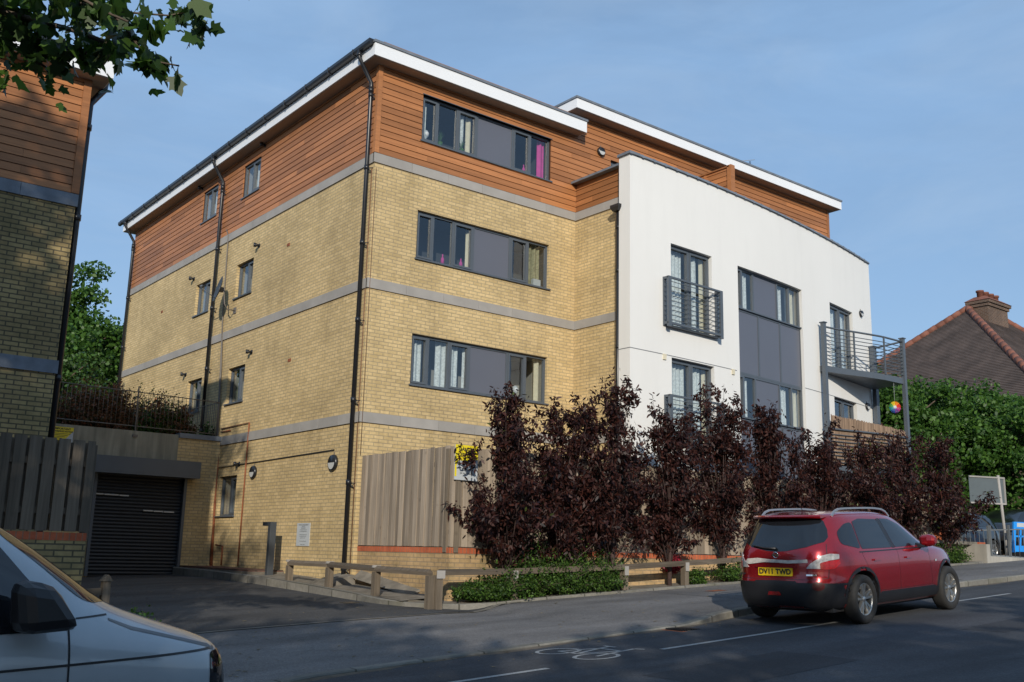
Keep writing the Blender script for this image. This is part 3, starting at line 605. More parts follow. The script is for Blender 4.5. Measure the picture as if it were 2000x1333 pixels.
# juliet balconies
def juliet(u0, u1, z0, z1):
    c = chord(u0, u1); f = MB(); 
    for u in (u0+.05, u1-.05):
        f.mbox(c, u-.05, u+.05, z0-.0, z1, -.19, -.13); f.mbox(c, u-.04, u+.04, z1-.06, z1, -.13, 0); f.mbox(c, u-.04, u+.04, z0+.06, z0+.12, -.13, 0); f.mbox(c, u-.045, u+.045, z0+.03, z1-.0, -.035, 0)
    f.mbox(c, u0, u1, z1-.045, z1, -.187, -.133); f.mbox(c, u0, u1, z0+.06, z0+.11, -.187, -.133); f.mbox(c, u0+.1, u1-.1, z0+.02, z0+.045, -.12, 0)
    o = f.build('juliet_balcony', M['alu'], B); b = MB()
    for k in range(9):
        z = z0+.17+(z1-z0-.24)*k/8.4; b.tube([c(u0+.05, z, -.16), c(u1-.05, z, -.16)], .009, 6)
        for u in (u0+.03, u1-.03): b.tube([c(u, z, -.16), c(u, z, -.02)], .009, 6)
    b.build('bars', M['alu'], o)
juliet(6.68, 8.70, 5.27, 6.47); juliet(6.70, 8.70, 2.55, 3.68)
# the projecting balconies at the right end
P1 = Vector((13.62,-1.58,0)); P2 = Vector((17.0,-1.98,0)); P3 = Vector((17.25,-.86,0))
def bfront(n=14):
    ctl = [(13.62,-1.58),(14.23,-1.64),(14.94,-1.80),(15.93,-1.98),(16.95,-1.99)]
    return [Vector((x, interp(x, ctl), 0)) for x in [13.62+(16.95-13.62)*i/n for i in range(n+1)]]
FR = bfront()
def balcony(z, top, full=True):
    f = MB(); deck = []
    fr = FR+[P3]; wl_ = [Vector((u, yw(u)-.01, 0)) for u in (17.2,16,15,14,13.62)]
    poly = FR+[P3]+wl_
    n = len(poly); lo = [(p.x,p.y,z-.17) for p in poly]; hi = [(p.x,p.y,z) for p in poly]
    f.raw(lo+hi, [tuple(range(n-1,-1,-1)), tuple(range(n,2*n))]+[(i,(i+1)%n,(i+1)%n+n,i+n) for i in range(n)], .5)
    o = f.build('balcony', M['alu'], B)
    b = MB()
    def run(z_, r): b.tube([(p.x,p.y,z_) for p in FR], r, 6); b.tube([(FR[-1].x,FR[-1].y,z_),(P3.x,P3.y,z_)], r, 6)
    run(top, .028)
    for k in range(9): run(z+.09+(top-z-.14)*k/9, .012)
    for k in (5, 10): p = FR[k]; b.box(p.x-.02,p.x+.02,p.y-.03,p.y+.01,z,top)
    b.build('balustrade', M['alu'], o); return o
balcony(5.37, 6.47); lowb = balcony(2.62, 3.62)
m = MB()
for P, zt in ((P1+Vector((0,-.02,0)), 6.56),(P2, 6.56)):
    m = MB(); m.box(P.x-.055,P.x+.055,P.y-.055,P.y+.055,-.6,zt); m.box(P.x-.08,P.x+.08,P.y-.08,P.y+.08,zt,zt+.03); m.box(P.x-.07,P.x+.07,P.y-.07,P.y+.07,3.62,3.66); m.build('balcony_post', M['alu'], B)
m = MB()
m.box(P3.x-.09,P3.x+.06,P3.y-.09,P3.y+.04,2.7,5.2); m.box(P3.x-.13,P3.x+.03,P3.y-.09,P3.y+.04,5.37,6.5); m.box(P3.x-.16,P3.x+.06,P3.y-.12,P3.y+.06,6.5,6.53)
m.build('balcony_post', M['alu'], B)
m = MB()   # brushwood screen tied inside the lower balcony rail
sc_ = resamp([(p.x,p.y+.04,0) for p in FR[1:]]+[(P3.x-.03,P3.y-.02,0)], .03)
for p, q in zip(sc_, sc_[1:]):
    t = 4.02+random.uniform(-.02,.02)-.22*max(0,(p[0]-13.8)/3.2)*1.0; m.face([(p[0],p[1],2.66),(q[0],q[1],2.66),(q[0],q[1],t),(p[0],p[1],t)])
o = m.build('brushwood_screen', M['reed']); tag(o, 'brown brushwood privacy screen tied along the lower corner balcony', 'privacy screen')
# wall vents, cable runs, small boxes on the walls
m = MB()
for u in (6.72, 9.3): m.mbox(mW, u-.05, u+.05, 4.50, 4.63, -.03, 0)
m.build('wall_vent', M['cream'], B)
m = MB()
for y, z in ((12.4,7.0),(3.9,7.18),(12.2,4.28),(3.4,4.28)): m.mbox(mL, y-.07, y+.07, z-.03, z+.04, -.012, .0)
m.build('air_brick', M['rust'], B)
def flue(y, z):
    f = MB(); f.tube([(0,y,z),(-.13,y,z)], .035, 10); f.tube([(-.0,y,z),(-.015,y,z)], .06, 12); f.tube([(-.12,y,z+.045),(-.12,y,z-.05)], .04, 8)
    f.build('extract_flue', M['black_pvc'], B)
for y, z in ((5.55,4.78),(8.35+1.55,4.75),(5.6,7.55),(9.95,7.55),(5.7,10.30),(9.9,10.28),(5.75,2.02)): flue(y, z)
def pipe(pts, r, mt, nm): p = MB(); p.tube(pts, r, 8); p.build(nm, M[mt], B)
pipe([(-.03,7.78,8.5),(-.03,7.62,8.3),(-.03,7.55,6.2),(-.03,7.4,4.8),(-.03,7.25,2.9),(-.03,7.18,2.6)], .017, 'grey_pipe', 'conduit')
pipe([(-.035,7.45,5.6),(-.035,7.32,4.6),(-.035,7.2,3.2),(-.035,7.1,2.3),(-.035,6.98,-.4)], .018, 'grey_pipe', 'conduit')
pipe([(-.03,7.12,2.6),(-.03,6.88,-.45)], .03, 'rust', 'rusty_pipe'); pipe([(-.03,7.02,2.4),(-.03,6.96,-.45)], .02, 'rust', 'rusty_pipe')
pipe([(-.03,7.0,2.98),(-.03,5.3,3.0),(-.03,5.32,-.4)], .016, 'rust', 'rusty_pipe')
pipe([(-.03,6.4,2.90),(-.03,7.0,2.90)], .014, 'rust', 'rusty_pipe')
pipe([(-.02,7.0,1.99),(-.02,.98,2.06)], .011, 'black_pvc', 'cable')
pipe([(-.03,6.3,-.4),(-.03,6.3,.05),(-.08,6.6,.08)], .02, 'rust', 'rusty_pipe')
pipe([(-.012,-.035+.12,8.0),(-.012,.06,-.5)], .011, 'copper', 'conduit')
pipe([(.03,-.03,8.0),(.03,-.03,1.9)], .006, 'copper', 'conduit')
# ------------------------------------------------------------------ things fixed to the walls
def bulkhead(c, nrm, label, r=.135, small=False):
    c = Vector(c); nrm = Vector(nrm); t = root('wall_lamp', c, label, 'wall lamp', 'round bulkhead lamps')
    m = MB(); m.lathe([(0,0),(r,0),(r,.035),(r*.9,.07),(0,.07)], c, nrm, 28); m.build('housing', M['black_pvc'], t)
    side = nrm.cross(Vector((0,0,1)))
    l_ = MB(); n = 14; q = c+nrm*.073; pts = [q+side*(r*.8*math.cos(math.pi+math.pi*i/n))+Vector((0,0,1))*(r*.8*math.sin(math.pi+math.pi*i/n)) for i in range(n+1)]
    l_.face(pts, .5); l_.build('lens', M['lamp_white'], t)
    k = MB(); k.box(c.x-.012,c.x+.012,c.y-.012,c.y+.012,c.z+r,c.z+r+.05); k.build('cable_gland', M['grey_pipe'], t); return t
bulkhead((-.0,4.86,1.78), (-1,0,0), 'round black wall lamp on the brick beside the thin rusty pipe', .15)
bulkhead((-.0,.98,1.79), (-1,0,0), 'round black wall lamp beside the black corner downpipe', .17)
bulkhead((6.56,-.02,10.17), (0,-1,0), 'round black lamp on the timber cladding above the terrace', .12)
bulkhead((16.6,yw(16.6),7.45), (0.1,-.99,0), 'round grey lamp on white wall by the upper corner balcony', .10)
bulkhead((16.75,yw(16.75),4.62), (0.1,-.99,0), 'round dark lamp in the shade under the corner balcony', .11)
M['dish'] = plain('dark_grey_dish', (.045,.052,.06), .6)
D = root('satellite_dish', (0,7.2,6.4), 'dark grey satellite dish on a bracket on the brick side wall', 'satellite dish')
m = MB(); c = Vector((-.42,7.05,6.62)); ax = Vector((-.62,-.55,.35)).normalized()
ax = Vector((-.97,.18,.24)).normalized()
m.lathe([(0,-.05),(.12,-.045),(.24,-.028),(.35,0),(.355,.0),(.24,-.038),(.12,-.055),(0,-.06)], c, ax, 32); m.build('dish', M['dish'], D)
m = MB(); m.tube([c-Vector((0,0,.28))+ax*.02, c+ax*.46-Vector((0,0,.12))], .011, 8); m.tube([c+ax*.46-Vector((0,0,.12)), c+ax*.40-Vector((0,0,.06))], .03, 10); m.build('feed_arm', M['alu'], D)
m = MB(); m.tube([c-ax*.05, c-ax*.12, (-.32,6.85,6.5),(-.3,6.82,6.2),(-.22,6.8,6.06),(0,6.8,6.06)], .016, 8); m.box(-.02,0,6.72,6.88,5.98,6.14); m.box(c.x-ax.x*.1-.05,c.x-ax.x*.1+.05,c.y-ax.y*.1-.05,c.y-ax.y*.1+.05,c.z-.07,c.z+.05); m.build('bracket', M['grey_pipe'], D)
W_ = root('wind_spinner', (16.5,-1.9,4.47), 'rainbow coloured wind spinner hanging at the corner balcony', 'wind spinner')
cols8 = [(.75,.04,.03),(.8,.25,.02),(.8,.6,.03),(.1,.45,.08),(.03,.4,.5),(.05,.12,.6),(.3,.06,.5),(.7,.08,.35)]
for k in range(24):
    cc = cols8[k//3]; nm_ = 'spinner_%d' % (k//3)
    if nm_ not in M: M[nm_] = plain(nm_, cc, .5, var=.05)
    m = MB(); a0 = 2*math.pi*k/24; a1 = a0+.17; c = Vector((16.5,-1.93,4.47)); U_ = Vector((.79,-.62,0)); V_ = Vector((0,0,1))
    P = lambda a, r, o=0: c+(U_*math.cos(a)+V_*math.sin(a))*r+Vector((.62,.79,0))*o
    m.face([P(a0,.05),P(a1,.05),P(a1,.17,.02),P(a0,.17,-.02)]); m.build('petal', M[nm_], W_)
m = MB(); m.lathe([(0,-.01),(.05,-.01),(.05,.01),(0,.01)], (16.5,-1.93,4.47), (.62,.79,0), 16); m.tube([(16.5,-1.93,4.64),(16.5,-1.93,5.2)], .004, 5); m.build('hub', M['white_sign'], W_)
# notice on the side wall and signs
def textmesh(txt, size, p, ux, uz, mt, parent, name='lettering', ext=.0):
    cu = bpy.data.curves.new(name, 'FONT'); cu.body = txt; cu.size = size; cu.align_x = 'CENTER'; cu.align_y = 'CENTER'; cu.offset = ext
    t = bpy.data.objects.new(name, cu); COL.objects.link(t)
    dg = bpy.context.evaluated_depsgraph_get(); me = bpy.data.meshes.new_from_object(t.evaluated_get(dg)); bpy.data.objects.remove(t)
    o = bpy.data.objects.new(name, me); setup(o, parent); ux = Vector(ux).normalized(); uz = Vector(uz).normalized(); nn = ux.cross(uz)
    org = ORG.get(o.name) or Vector((0,0,0)); p = Vector(p)-org
    me.transform(Matrix(((ux.x,uz.x,nn.x,p.x),(ux.y,uz.y,nn.y,p.y),(ux.z,uz.z,nn.z,p.z),(0,0,0,1)))); me.materials.clear(); me.materials.append(mt); return o
N = root('notice_board', (0,2.13,.33), 'white printed notice screwed to the brick by the bollard light', 'notice')
m = MB(); m.box(-.012,-.002,1.84,2.43,.09,.57); m.build('sheet', M['white_sign'], N)
for k, (tx, sz) in enumerate([('PARKING ENFORCEMENT',.034),('NOTICE',.034),('PRIVATE LAND',.026),('Permit holders only may park',.023),('in the marked bays at all times',.023),('',.02),('Vehicles parked without a valid',.023),('permit may be issued with a',.023),('parking charge notice',.023),('',.02),('Terms and conditions apply',.023),('',.02),('24 hours every day',.023)]):
    if tx: textmesh(tx, sz*1.15, (-.0135,2.135,.53-.034*k), (0,-1,0), (0,0,1), M['grey_ink'], N, ext=.0008)
# ------------------------------------------------------------------ garage link, terrace above it
G = root('garage_block', (-2,7.1,-.66), 'low concrete and brick garage entrance between the two buildings', 'garage')
mG = lambda u,z,d: (u, 7.0+d, z)
m = MB(); wallgrid(m, mG, [-.83,0], [-1,2.66], []); wallgrid(m, mG, [-1.1,-.83], [1.70,2.66], []); wallgrid(m, mG, [-8,-2.95], [-1,1.9], []); m.build('brick_pier', M['brick'], G)
m = MB(); m.mbox(mG, -9,-1.1,1.72,2.73,-.01,.35); m.build('concrete_lintel', M['concrete'], G)
m = MB(); m.mbox(mG, -1.1,.0,2.66,2.78,-.05,.3); m.build('coping', M['coping'], G)
m = MB(); m.mbox(mG, -3.25,-.63,1.66,2.06,-.42,-.01); m.mbox(mG,-3.02,-2.95,-.7,1.68,-.06,.05); m.mbox(mG,-.87,-.80,-.7,1.68,-.06,.05); m.build('shutter_housing', M['alu'], G)
m = MB(); zz = -.67
while zz < 1.68:
    for k in range(4):
        a, b = k/4, (k+1)/4; f_ = lambda t: .10-.022*math.sin(math.pi*t)
        m.face([(-2.96,7.0+f_(a),zz+.078*a),(-.86,7.0+f_(a),zz+.078*a),(-.86,7.0+f_(b),zz+.078*b),(-2.96,7.0+f_(b),zz+.078*b)], .5, True)
    zz += .082
m.face([(-3,7.115,-.7),(-.8,7.115,-.7),(-.8,7.115,1.8),(-3,7.115,1.8)], .5)
M['shutter'] = plain('dark_shutter_paint', (0.022,0.025,0.030), .5, var=.12, vs=2); sh = m.build('roller_shutter', M['shutter'], G)
m = MB()
for a, b, z in ((-2.93,-2.75,1.17),(-2.73,-2.40,1.165),(-2.38,-2.16,1.16),(-1.78,-1.55,.83),(-1.53,-1.30,.825),(-1.28,-1.03,.82)): m.box(a,b,7.04,7.075,z,z+.03)
m.build('light_slot', M['lamp_white'], sh)
m = MB(); m.face([(-9,7.3,2.6),(0,7.3,2.6),(0,16,2.6),(-9,16,2.6)]); m.box(-9,0,7.35,16,-1,2.59); m.build('terrace_slab', M['soil'], G)
RA = root('terrace_railing', (-1.5,7.06,2.73), 'thin rusty black steel railing along the garage roof edge', 'railing')
m = MB(); m.tube([(-5.2,7.06,3.72),(-.12,7.06,3.66)], .012, 6); m.tube([(-5.2,7.06,2.86),(-.12,7.06,2.84)], .012, 6); m.tube([(-.12,7.06,3.66),(-.12,8.9,3.66)], .012, 6)
m.build('rail', M['grey_pipe'], RA)
for k in range(46):
    pass
m = MB()
for x in rng_(-5.2, -.12, .105): m.tube([(x,7.06,2.84),(x,7.06,3.70)], .006, 5)
for y in rng_(7.1, 8.9, .12): m.tube([(-.12,y,2.8),(-.12,y,3.66)], .006, 5)
m.build('balusters', M['grey_pipe'], RA)
m = MB(); m.beam((-2.18,7.02,2.62),(-2.18,7.05,3.82),.05,.02,(1,0,0)); m.box(-2.24,-2.12,6.96,7.0,2.58,2.64); m.tube([(-2.14,7.0,2.65),(-2.18,7.06,3.7)], .01, 6); m.build('post', M['grey_pipe'], RA)
# yellow and white warning notice fixed to the concrete
S = root('parking_sign', (-3.9,6.95,2.6), 'yellow and white parking notice on the concrete behind the left fence', 'sign')
cY = 6.97; x0, x1, z0, z1 = -4.05, -3.60, 2.28, 2.66
m = MB(); m.box(x0,x1,cY,cY+.012,z0,z1); m.build('board', M['white_sign'], S)
m = MB(); m.face([(x0,cY-.003,z0),(x0+.2,cY-.003,z0),(x1,cY-.003,z1-.08),(x1,cY-.003,z1),(x0,cY-.003,z1)]); m.build('yellow_field', M['yellow'], S)
textmesh('IMPORTANT', .062, (-3.84,cY-.006,2.615), (1,0,0), (0,0,1), M['ink'], S, ext=.002); textmesh('PARKING NOTICE', .05, (-3.82,cY-.006,2.555), (1,0,0), (0,0,1), M['ink'], S, ext=.002)
m = MB()
for k in range(4): m.box(x0+.03,x1-.06-.06*k,cY-.006,cY-.004,2.50-.035*k,2.51-.035*k)
m.build('small_print', M['ink'], S)
# ------------------------------------------------------------------ neighbouring block at the left edge
NB = root('neighbouring_block', (-9,-.85,-1), 'brick and timber clad block at the left edge, shaded by trees', 'apartment building')
mN = lambda u,z,d: (u, -.85+d, z); NX = -6.05
m = MB(); wallgrid(m, mN, [-20,NX], [-1.6,5.45], []); m.face([(NX,-.85,-1.6),(NX,.9,-1.6),(NX,.9,5.45),(NX,-.85,5.45)]); m.face([(NX,.9,-1.6),(-9.2,.9,-1.6),(-9.2,.9,5.45),(NX,.9,5.45)]); m.face([(-9.2,.9,-1.6),(-9.2,12,-1.6),(-9.2,12,5.45),(-9.2,.9,5.45)]); m.build('brick_wall', M['brick_shaded'], NB)  # unseen stepped-back rear, shaped to keep its shadow off the side wall
m = MB(); bandrun(m, mN, -14, NX+.03, 5.65); m.build('concrete_band', M['coping'], NB); m = MB(); bandrun(m, mN, -14, NX+.03, 2.86); m.build('concrete_band', M['coping'], NB)
cladding('cladding', NB, mN, -14, NX-.10, 5.66, 7.72, [])
m = MB(); m.box(NX-.10,NX+.025,-.885,-.80,5.66,7.72); m.face([(NX,-.8,5.45),(NX,.9,5.45),(NX,.9,7.72),(NX,-.8,7.72)]); m.face([(NX,.9,5.45),(-9.2,.9,5.45),(-9.2,.9,7.72),(NX,.9,7.72)]); m.face([(-9.2,.9,5.45),(-9.2,12,5.45),(-9.2,12,7.72),(-9.2,.9,7.72)]); m.build('corner_post', M['clad'], NB)
m = MB(); m.box(-20,NX+.28,-1.17,1.1,7.70,8.00); m.box(-20,-8.95,1.1,12.2,7.70,8.0); o = m.build('roof', M['white_fascia'], NB)
m = MB(); m.box(-19.9,NX+.25,-1.14,1.05,7.685,7.70); m.build('soffit', M['soffit'], o)
m = MB(); m.box(-20,NX+.30,-1.19,1.12,8.0,8.06); m.tube([(NX+.34,-1.0,7.98),(NX+.34,1.0,7.98)], .06, 8); m.build('gutter', M['black_pvc'], o)
m = MB(); m.tube([(NX+.34,-.55,7.95),(NX+.30,-.6,7.7),(NX+.08,-.7,7.35),(NX+.07,-.72,7.2),(NX+.07,-.74,-1)], .055, 10)
for z in (5.3,2.6,6.9): m.tube([(NX+.07,-.74,z-.05),(NX+.07,-.74,z+.05)], .068, 10)
m.build('downpipe', M['black_pvc'], NB)
# ------------------------------------------------------------------ fences on low brick walls
def boards(mb, p, q, zb, zt, wd, gap, th=.022, over=.0, rr=random):
    p = Vector(p); q = Vector(q); d = (q-p); L = d.length; d.normalize(); nn = Vector((d.y,-d.x,0)); s_ = 0; k = 0
    while s_ < L-.02:
        e = min(s_+wd+rr.uniform(-.006,.006), L); o_ = (.0 if k % 2 else .018) if over else 0; j = rr.uniform(-.012,.012); ln = rr.uniform(-.004,.004)
        a, b = p+d*s_+nn*(o_+ln), p+d*e+nn*(o_-ln)
        mb.hexa([(a.x,a.y,zb+rr.uniform(-.006,.006)),(b.x,b.y,zb),(b.x-nn.x*th,b.y-nn.y*th,zb),(a.x-nn.x*th,a.y-nn.y*th,zb),(a.x,a.y,zt+j),(b.x,b.y,zt+j),(b.x-nn.x*th,b.y-nn.y*th,zt+j),(a.x-nn.x*th,a.y-nn.y*th,zt+j)])
        s_ = e+gap; k += 1
def fence(base, pts, zbot, zt, zbo, name, label, mb_, wd, gap, brick, over, cat='fence'):
    t = root(name, base, label, cat)
    for p, q in zip(pts, pts[1:]):
        pass
    m = MB(); 
    for p, q in zip(pts, pts[1:]): boards(m, p, q, zbo, zt, wd, gap, over=over)
    m.build('boards', mb_, t)
    m = MB()
    for p, q in zip(pts, pts[1:]):
        p = Vector(p); q = Vector(q); d = (q-p).normalized(); nn = Vector((-d.y,d.x,0))
        for z in (zbo+.25, zt-.3): m.beam((p.x+nn.x*.05,p.y+nn.y*.05,z),(q.x+nn.x*.05,q.y+nn.y*.05,z),.05,.08)
        n = int((q-p).length/1.8)+1
        for k in range(n+1): c = p.lerp(q, k/n)+nn*.11; m.box(c.x-.045,c.x+.045,c.y-.045,c.y+.045,zbo-.1,zt-.05)
    m.build('posts_and_rails', M['old_timber'], t)
    m = MB(); o_ = MB()
    for i, (p, q) in enumerate(zip(pts, pts[1:])):
        p = Vector(p); q = Vector(q); d = (q-p).normalized(); nn = Vector((-d.y,d.x,0)); e = .0 if i == 0 else .0
        f = p-nn*.015; h = q-nn*.015+d*(.015 if i < len(pts)-2 else 0)
        if i: f = f-d*.015
        m.hexa([(f.x,f.y,zbot),(h.x,h.y,zbot),(h.x+nn.x*.2,h.y+nn.y*.2,zbot),(f.x+nn.x*.2,f.y+nn.y*.2,zbot),(f.x,f.y,zbo-.115),(h.x,h.y,zbo-.115),(h.x+nn.x*.2,h.y+nn.y*.2,zbo-.115),(f.x+nn.x*.2,f.y+nn.y*.2,zbo-.115)])
        f = f-nn*.006; h = h-nn*.006
        o_.hexa([(f.x,f.y,zbo-.112),(h.x,h.y,zbo-.112),(h.x+nn.x*.2,h.y+nn.y*.2,zbo-.112),(f.x+nn.x*.2,f.y+nn.y*.2,zbo-.112),(f.x,f.y,zbo-.015),(h.x,h.y,zbo-.015),(h.x+nn.x*.2,h.y+nn.y*.2,zbo-.015),(f.x+nn.x*.2,f.y+nn.y*.2,zbo-.015)])
    m.build('brick_base', brick, t); o_.build('brick_coping', M['orange_course'], t); return t
fa = fence((.1,-3.1,-.7), [(.10,-.03,0),(.12,-3.12,0),(5.5,-3.16,0),(17.3,-3.2,0)], -1.1, 1.88, .125, 'timber_fence', 'tall weathered timber fence on a brick wall behind the purple bushes', M['grey_timber'], .118, .002, M['brick_low'], True)
fb = fence((-9,-4.2,-1), [(-16,-4.2,0),(-6.27,-4.2,0)], -2.0, 1.32, .16, 'timber_fence', 'shaded gapped timber fence on a brick wall at the left edge', M['old_timber'], .135, .037, M['brick_shaded'], False)
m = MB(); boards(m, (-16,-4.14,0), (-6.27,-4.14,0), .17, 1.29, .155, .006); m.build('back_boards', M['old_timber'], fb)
S = root('fence_sign', (.3,-3.2,1.6), 'yellow and white sign on the tall fence, half hidden by purple leaves', 'sign')
m = MB(); m.box(.12,.62,-3.19,-3.175,1.28,1.90); m.build('board', M['white_sign'], S)
m = MB(); m.face([(.12,-3.193,1.45),(.2,-3.193,1.62),(.45,-3.193,1.62),(.62,-3.193,1.66),(.62,-3.193,1.9),(.12,-3.193,1.9)]); m.box(.12,.16,-3.194,-3.192,1.34,1.5); m.build('yellow_field', M['yellow'], S)
for k, tx in enumerate(('DANGER','KEEP OUT')): textmesh(tx, .085, (.37,-3.196,1.82-.1*k), (1,0,0), (0,0,1), M['ink'], S, ext=.003)
for k, tx in enumerate(('No parking','24 hour access')): textmesh(tx, .05, (.38,-3.196,1.47-.07*k), (1,0,0), (0,0,1), M['ink'], S)
# ------------------------------------------------------------------ low post and rail fence
LR = root('low_timber_rail', (-.7,-3.6,-.7), 'low knee high timber rail on stubby posts around the planting bed', 'post and rail fence')
pts = [(-.76,1.15),(-.76,-.5),(-.74,-2.15),(-.55,-3.55)]; zt = [-.20,-.20,-.235,-.26]
front = [(-.42,-3.60),(1.15,-3.62),(3.85,-3.63),(5.55,-3.64),(7.3,-3.65),(9.2,-3.65),(11.1,-3.65),(13,-3.65)]; zf = [-.255,-.225,-.115,-.02,.08,.185,.29,.39]
def railrun(P, Z, back_=False):
    for i in range(len(P)-1):
        m = MB(); a = Vector((*P[i], Z[i]-.05)); b = Vector((*P[i+1], Z[i+1]-.05)); d = (b-a).normalized()
        s_ = d.cross(Vector((0,0,1))).normalized(); w2, h = .062, .06
        c = [(-w2,-.045),(w2,-.045),(w2,.01),(0,.055),(-w2,.01)]
        vs = [(v+s_*p_[0]+Vector((0,0,p_[1]))) for v in (a+d*.005, b-d*.005) for p_ in c]
        m.raw(vs, [(i_,(i_+1)%5,(i_+1)%5+5,i_+5) for i_ in range(5)]+[(4,3,2,1,0),(5,6,7,8,9)]); m.build('rail', M['rail_timber'], LR)
    for k, (p, z) in enumerate(zip(P, Z)):
        m = MB(); r = .058; m.box(p[0]-r,p[0]+r,p[1]-r,p[1]+r,-1.2 if p[0] < 1 else z-.75,z-.10); m.build('post', M['old_timber'], LR)
railrun(pts, zt); railrun(front, zf)
m = MB(); m.box(-.50,-.34,-3.685,-3.672,-.40,-.27); m.build('metal_strap', M['band'], LR)
for p, z in list(zip(front, zf))[1:]: m = MB(); m.box(p[0]-.05,p[0]+.05,p[1]-.082,p[1]-.0705,z-.2,z-.03); m.build('metal_strap', M['band'], LR)
for (p, z), q in zip(list(zip(pts, zt)), pts[1:]): m = MB(); m.box(p[0]-.08,p[0]+.08,p[1]-.02,p[1]+.02,z-.03,z+.012); m.build('metal_strap', M['band'], LR)
L2 = root('low_timber_rail', (-5.9,-4.4,-.9), 'stub end post of a low timber rail by the left brick wall', 'post and rail fence')
m = MB(); m.box(-5.97,-5.87,-4.12,-4.02,-1.4,-.45); m.hexa([(-5.99,-4.14,-.45),(-5.85,-4.14,-.45),(-5.85,-4.0,-.45),(-5.99,-4.0,-.45),(-5.93,-4.14,-.37),(-5.91,-4.14,-.37),(-5.91,-4.0,-.37),(-5.93,-4.0,-.37)]); m.build('post', M['old_timber'], L2)
m = MB(); m.beam((-6.24,-4.07,-.60),(-5.98,-4.07,-.58),.10,.09); m.build('rail', M['rail_timber'], L2)
# bollard light, red paver slab, drain stone, blue litter
BL = root('bollard_light', (-.5,2.65,-.45), 'dark grey bollard light with a short arm in front of the side wall', 'bollard')
m = MB(); m.box(-.56,-.42,2.58,2.70,-.66,.58); m.build('post', M['dish'], BL, bevel=.006)
m = MB(); m.box(-.56,-.42,2.701,2.98,.50,.58); m.build('arm', M['dish'], BL, bevel=.006)
PV = root('paver_ledge', (-.4,4.8,-.5), 'raised strip of red brown pavers at the foot of the side wall', 'paving')
m = MB(); m.box(-.85,-.02,2.9,6.9,-.62,-.47); m.build('bed', M['dirty_conc'], PV)
m = MB()
for i in range(9):
    for j in range(2):
        y = 2.92+i*.44; x = -.84+j*.41; z = -.468+random.uniform(0,.006); m.box(x,x+.40,y,y+.43,z,z+.035)
m.build('pavers', M['red_tile'], PV)
m = MB(); m.hexa([(-.72,-.25,-.66),(-.05,-.25,-.62),(-.05,.45,-.6),(-.72,.45,-.64),(-.6,-.15,-.56),(-.05,-.2,-.44),(-.05,.4,-.42),(-.6,.35,-.56)]); m.hexa([(-.1,-.2,-.5),(.12,-.2,-.36),(.12,-2.3,-.66),(-.1,-2.2,-.74),(-.05,-.2,-.46),(.12,-.2,-.32),(.12,-2.3,-.62),(-.05,-2.2,-.7)])
o = m.build('concrete_haunch', M['dirty_conc']); tag(o, 'rough pale concrete haunch at the foot of the corner downpipe', 'concrete haunch')
m = MB(); m.hexa([(-6.35,-5.0,-1.05),(-6.1,-5.0,-1.05),(-6.1,-4.8,-1.05),(-6.35,-4.8,-1.05),(-6.33,-4.98,-.97),(-6.13,-5.0,-.96),(-6.1,-4.82,-.98),(-6.35,-4.82,-.97)])
M['blue'] = plain('bright_blue_plastic', (0.02,0.28,0.80), .4, var=.05)
o = m.build('plastic_bag', M['blue']); tag(o, 'small bright blue plastic litter beside the left brick wall', 'litter')
# ------------------------------------------------------------------ vegetation
def leafmesh(name, P, size, mt, parent, aspect=.5, droop=.3, shape=None, jit=.35, up=.0, dirs=None, fold=.15):
    """one small folded leaf per point"""
    P = np.asarray(P, float); n = len(P)
    a = rng.normal(size=(n,3)); a[:,2] -= droop
    if dirs is not None: a = a*.55+np.asarray(dirs)
    a /= np.linalg.norm(a, axis=1)[:,None]
    r = rng.normal(size=(n,3)); r[:,2] += up
    b = np.cross(a, r); b /= np.linalg.norm(b, axis=1)[:,None]; c = np.cross(a, b)
    L = size*(1+jit*(rng.random(n)*2-1))[:,None]
    if shape is None: shp = [(0,0,0),(.35,.5*aspect,fold),(.72,.36*aspect,fold*.8),(1,0,0),(.72,-.36*aspect,fold*.8),(.35,-.5*aspect,fold)]
    else: shp = shape
    k = len(shp); V = np.stack([P+a*L*s_[0]+b*L*s_[1]+c*L*s_[2]*aspect for s_ in shp], 1).reshape(-1, 3)
    org = ORG.get(parent.name) if parent is not None else None
    if org is not None: V -= np.array(org)
    me = bpy.data.meshes.new(name); me.vertices.add(n*k); me.vertices.foreach_set('co', V.ravel())
    me.loops.add(n*k); me.loops.foreach_set('vertex_index', np.arange(n*k, dtype='i'))
    me.polygons.add(n); me.polygons.foreach_set('loop_start', np.arange(0, n*k, k, dtype='i')); me.polygons.foreach_set('loop_total', np.full(n, k, 'i'))
    at = me.attributes.new('tone', 'FLOAT', 'FACE'); at.data.foreach_set('value', rng.random(n)**1.4)
    me.update(calc_edges=True); me.materials.append(mt)
    o = bpy.data.objects.new(name, me); setup(o, parent); return o
def along(pts, n, spread):
    pts = np.asarray(pts, float); seg = np.linalg.norm(np.diff(pts, axis=0), axis=1); cum = np.concatenate([[0], np.cumsum(seg)])
    t = rng.random(n)*cum[-1]; i = np.clip(np.searchsorted(cum, t, 'right')-1, 0, len(seg)-1); f = ((t-cum[i])/seg[i])[:,None]
    d = (pts[i+1]-pts[i])/seg[i][:,None]
    return pts[i]*(1-f)+pts[i+1]*f + rng.normal(size=(n,3))*spread, d
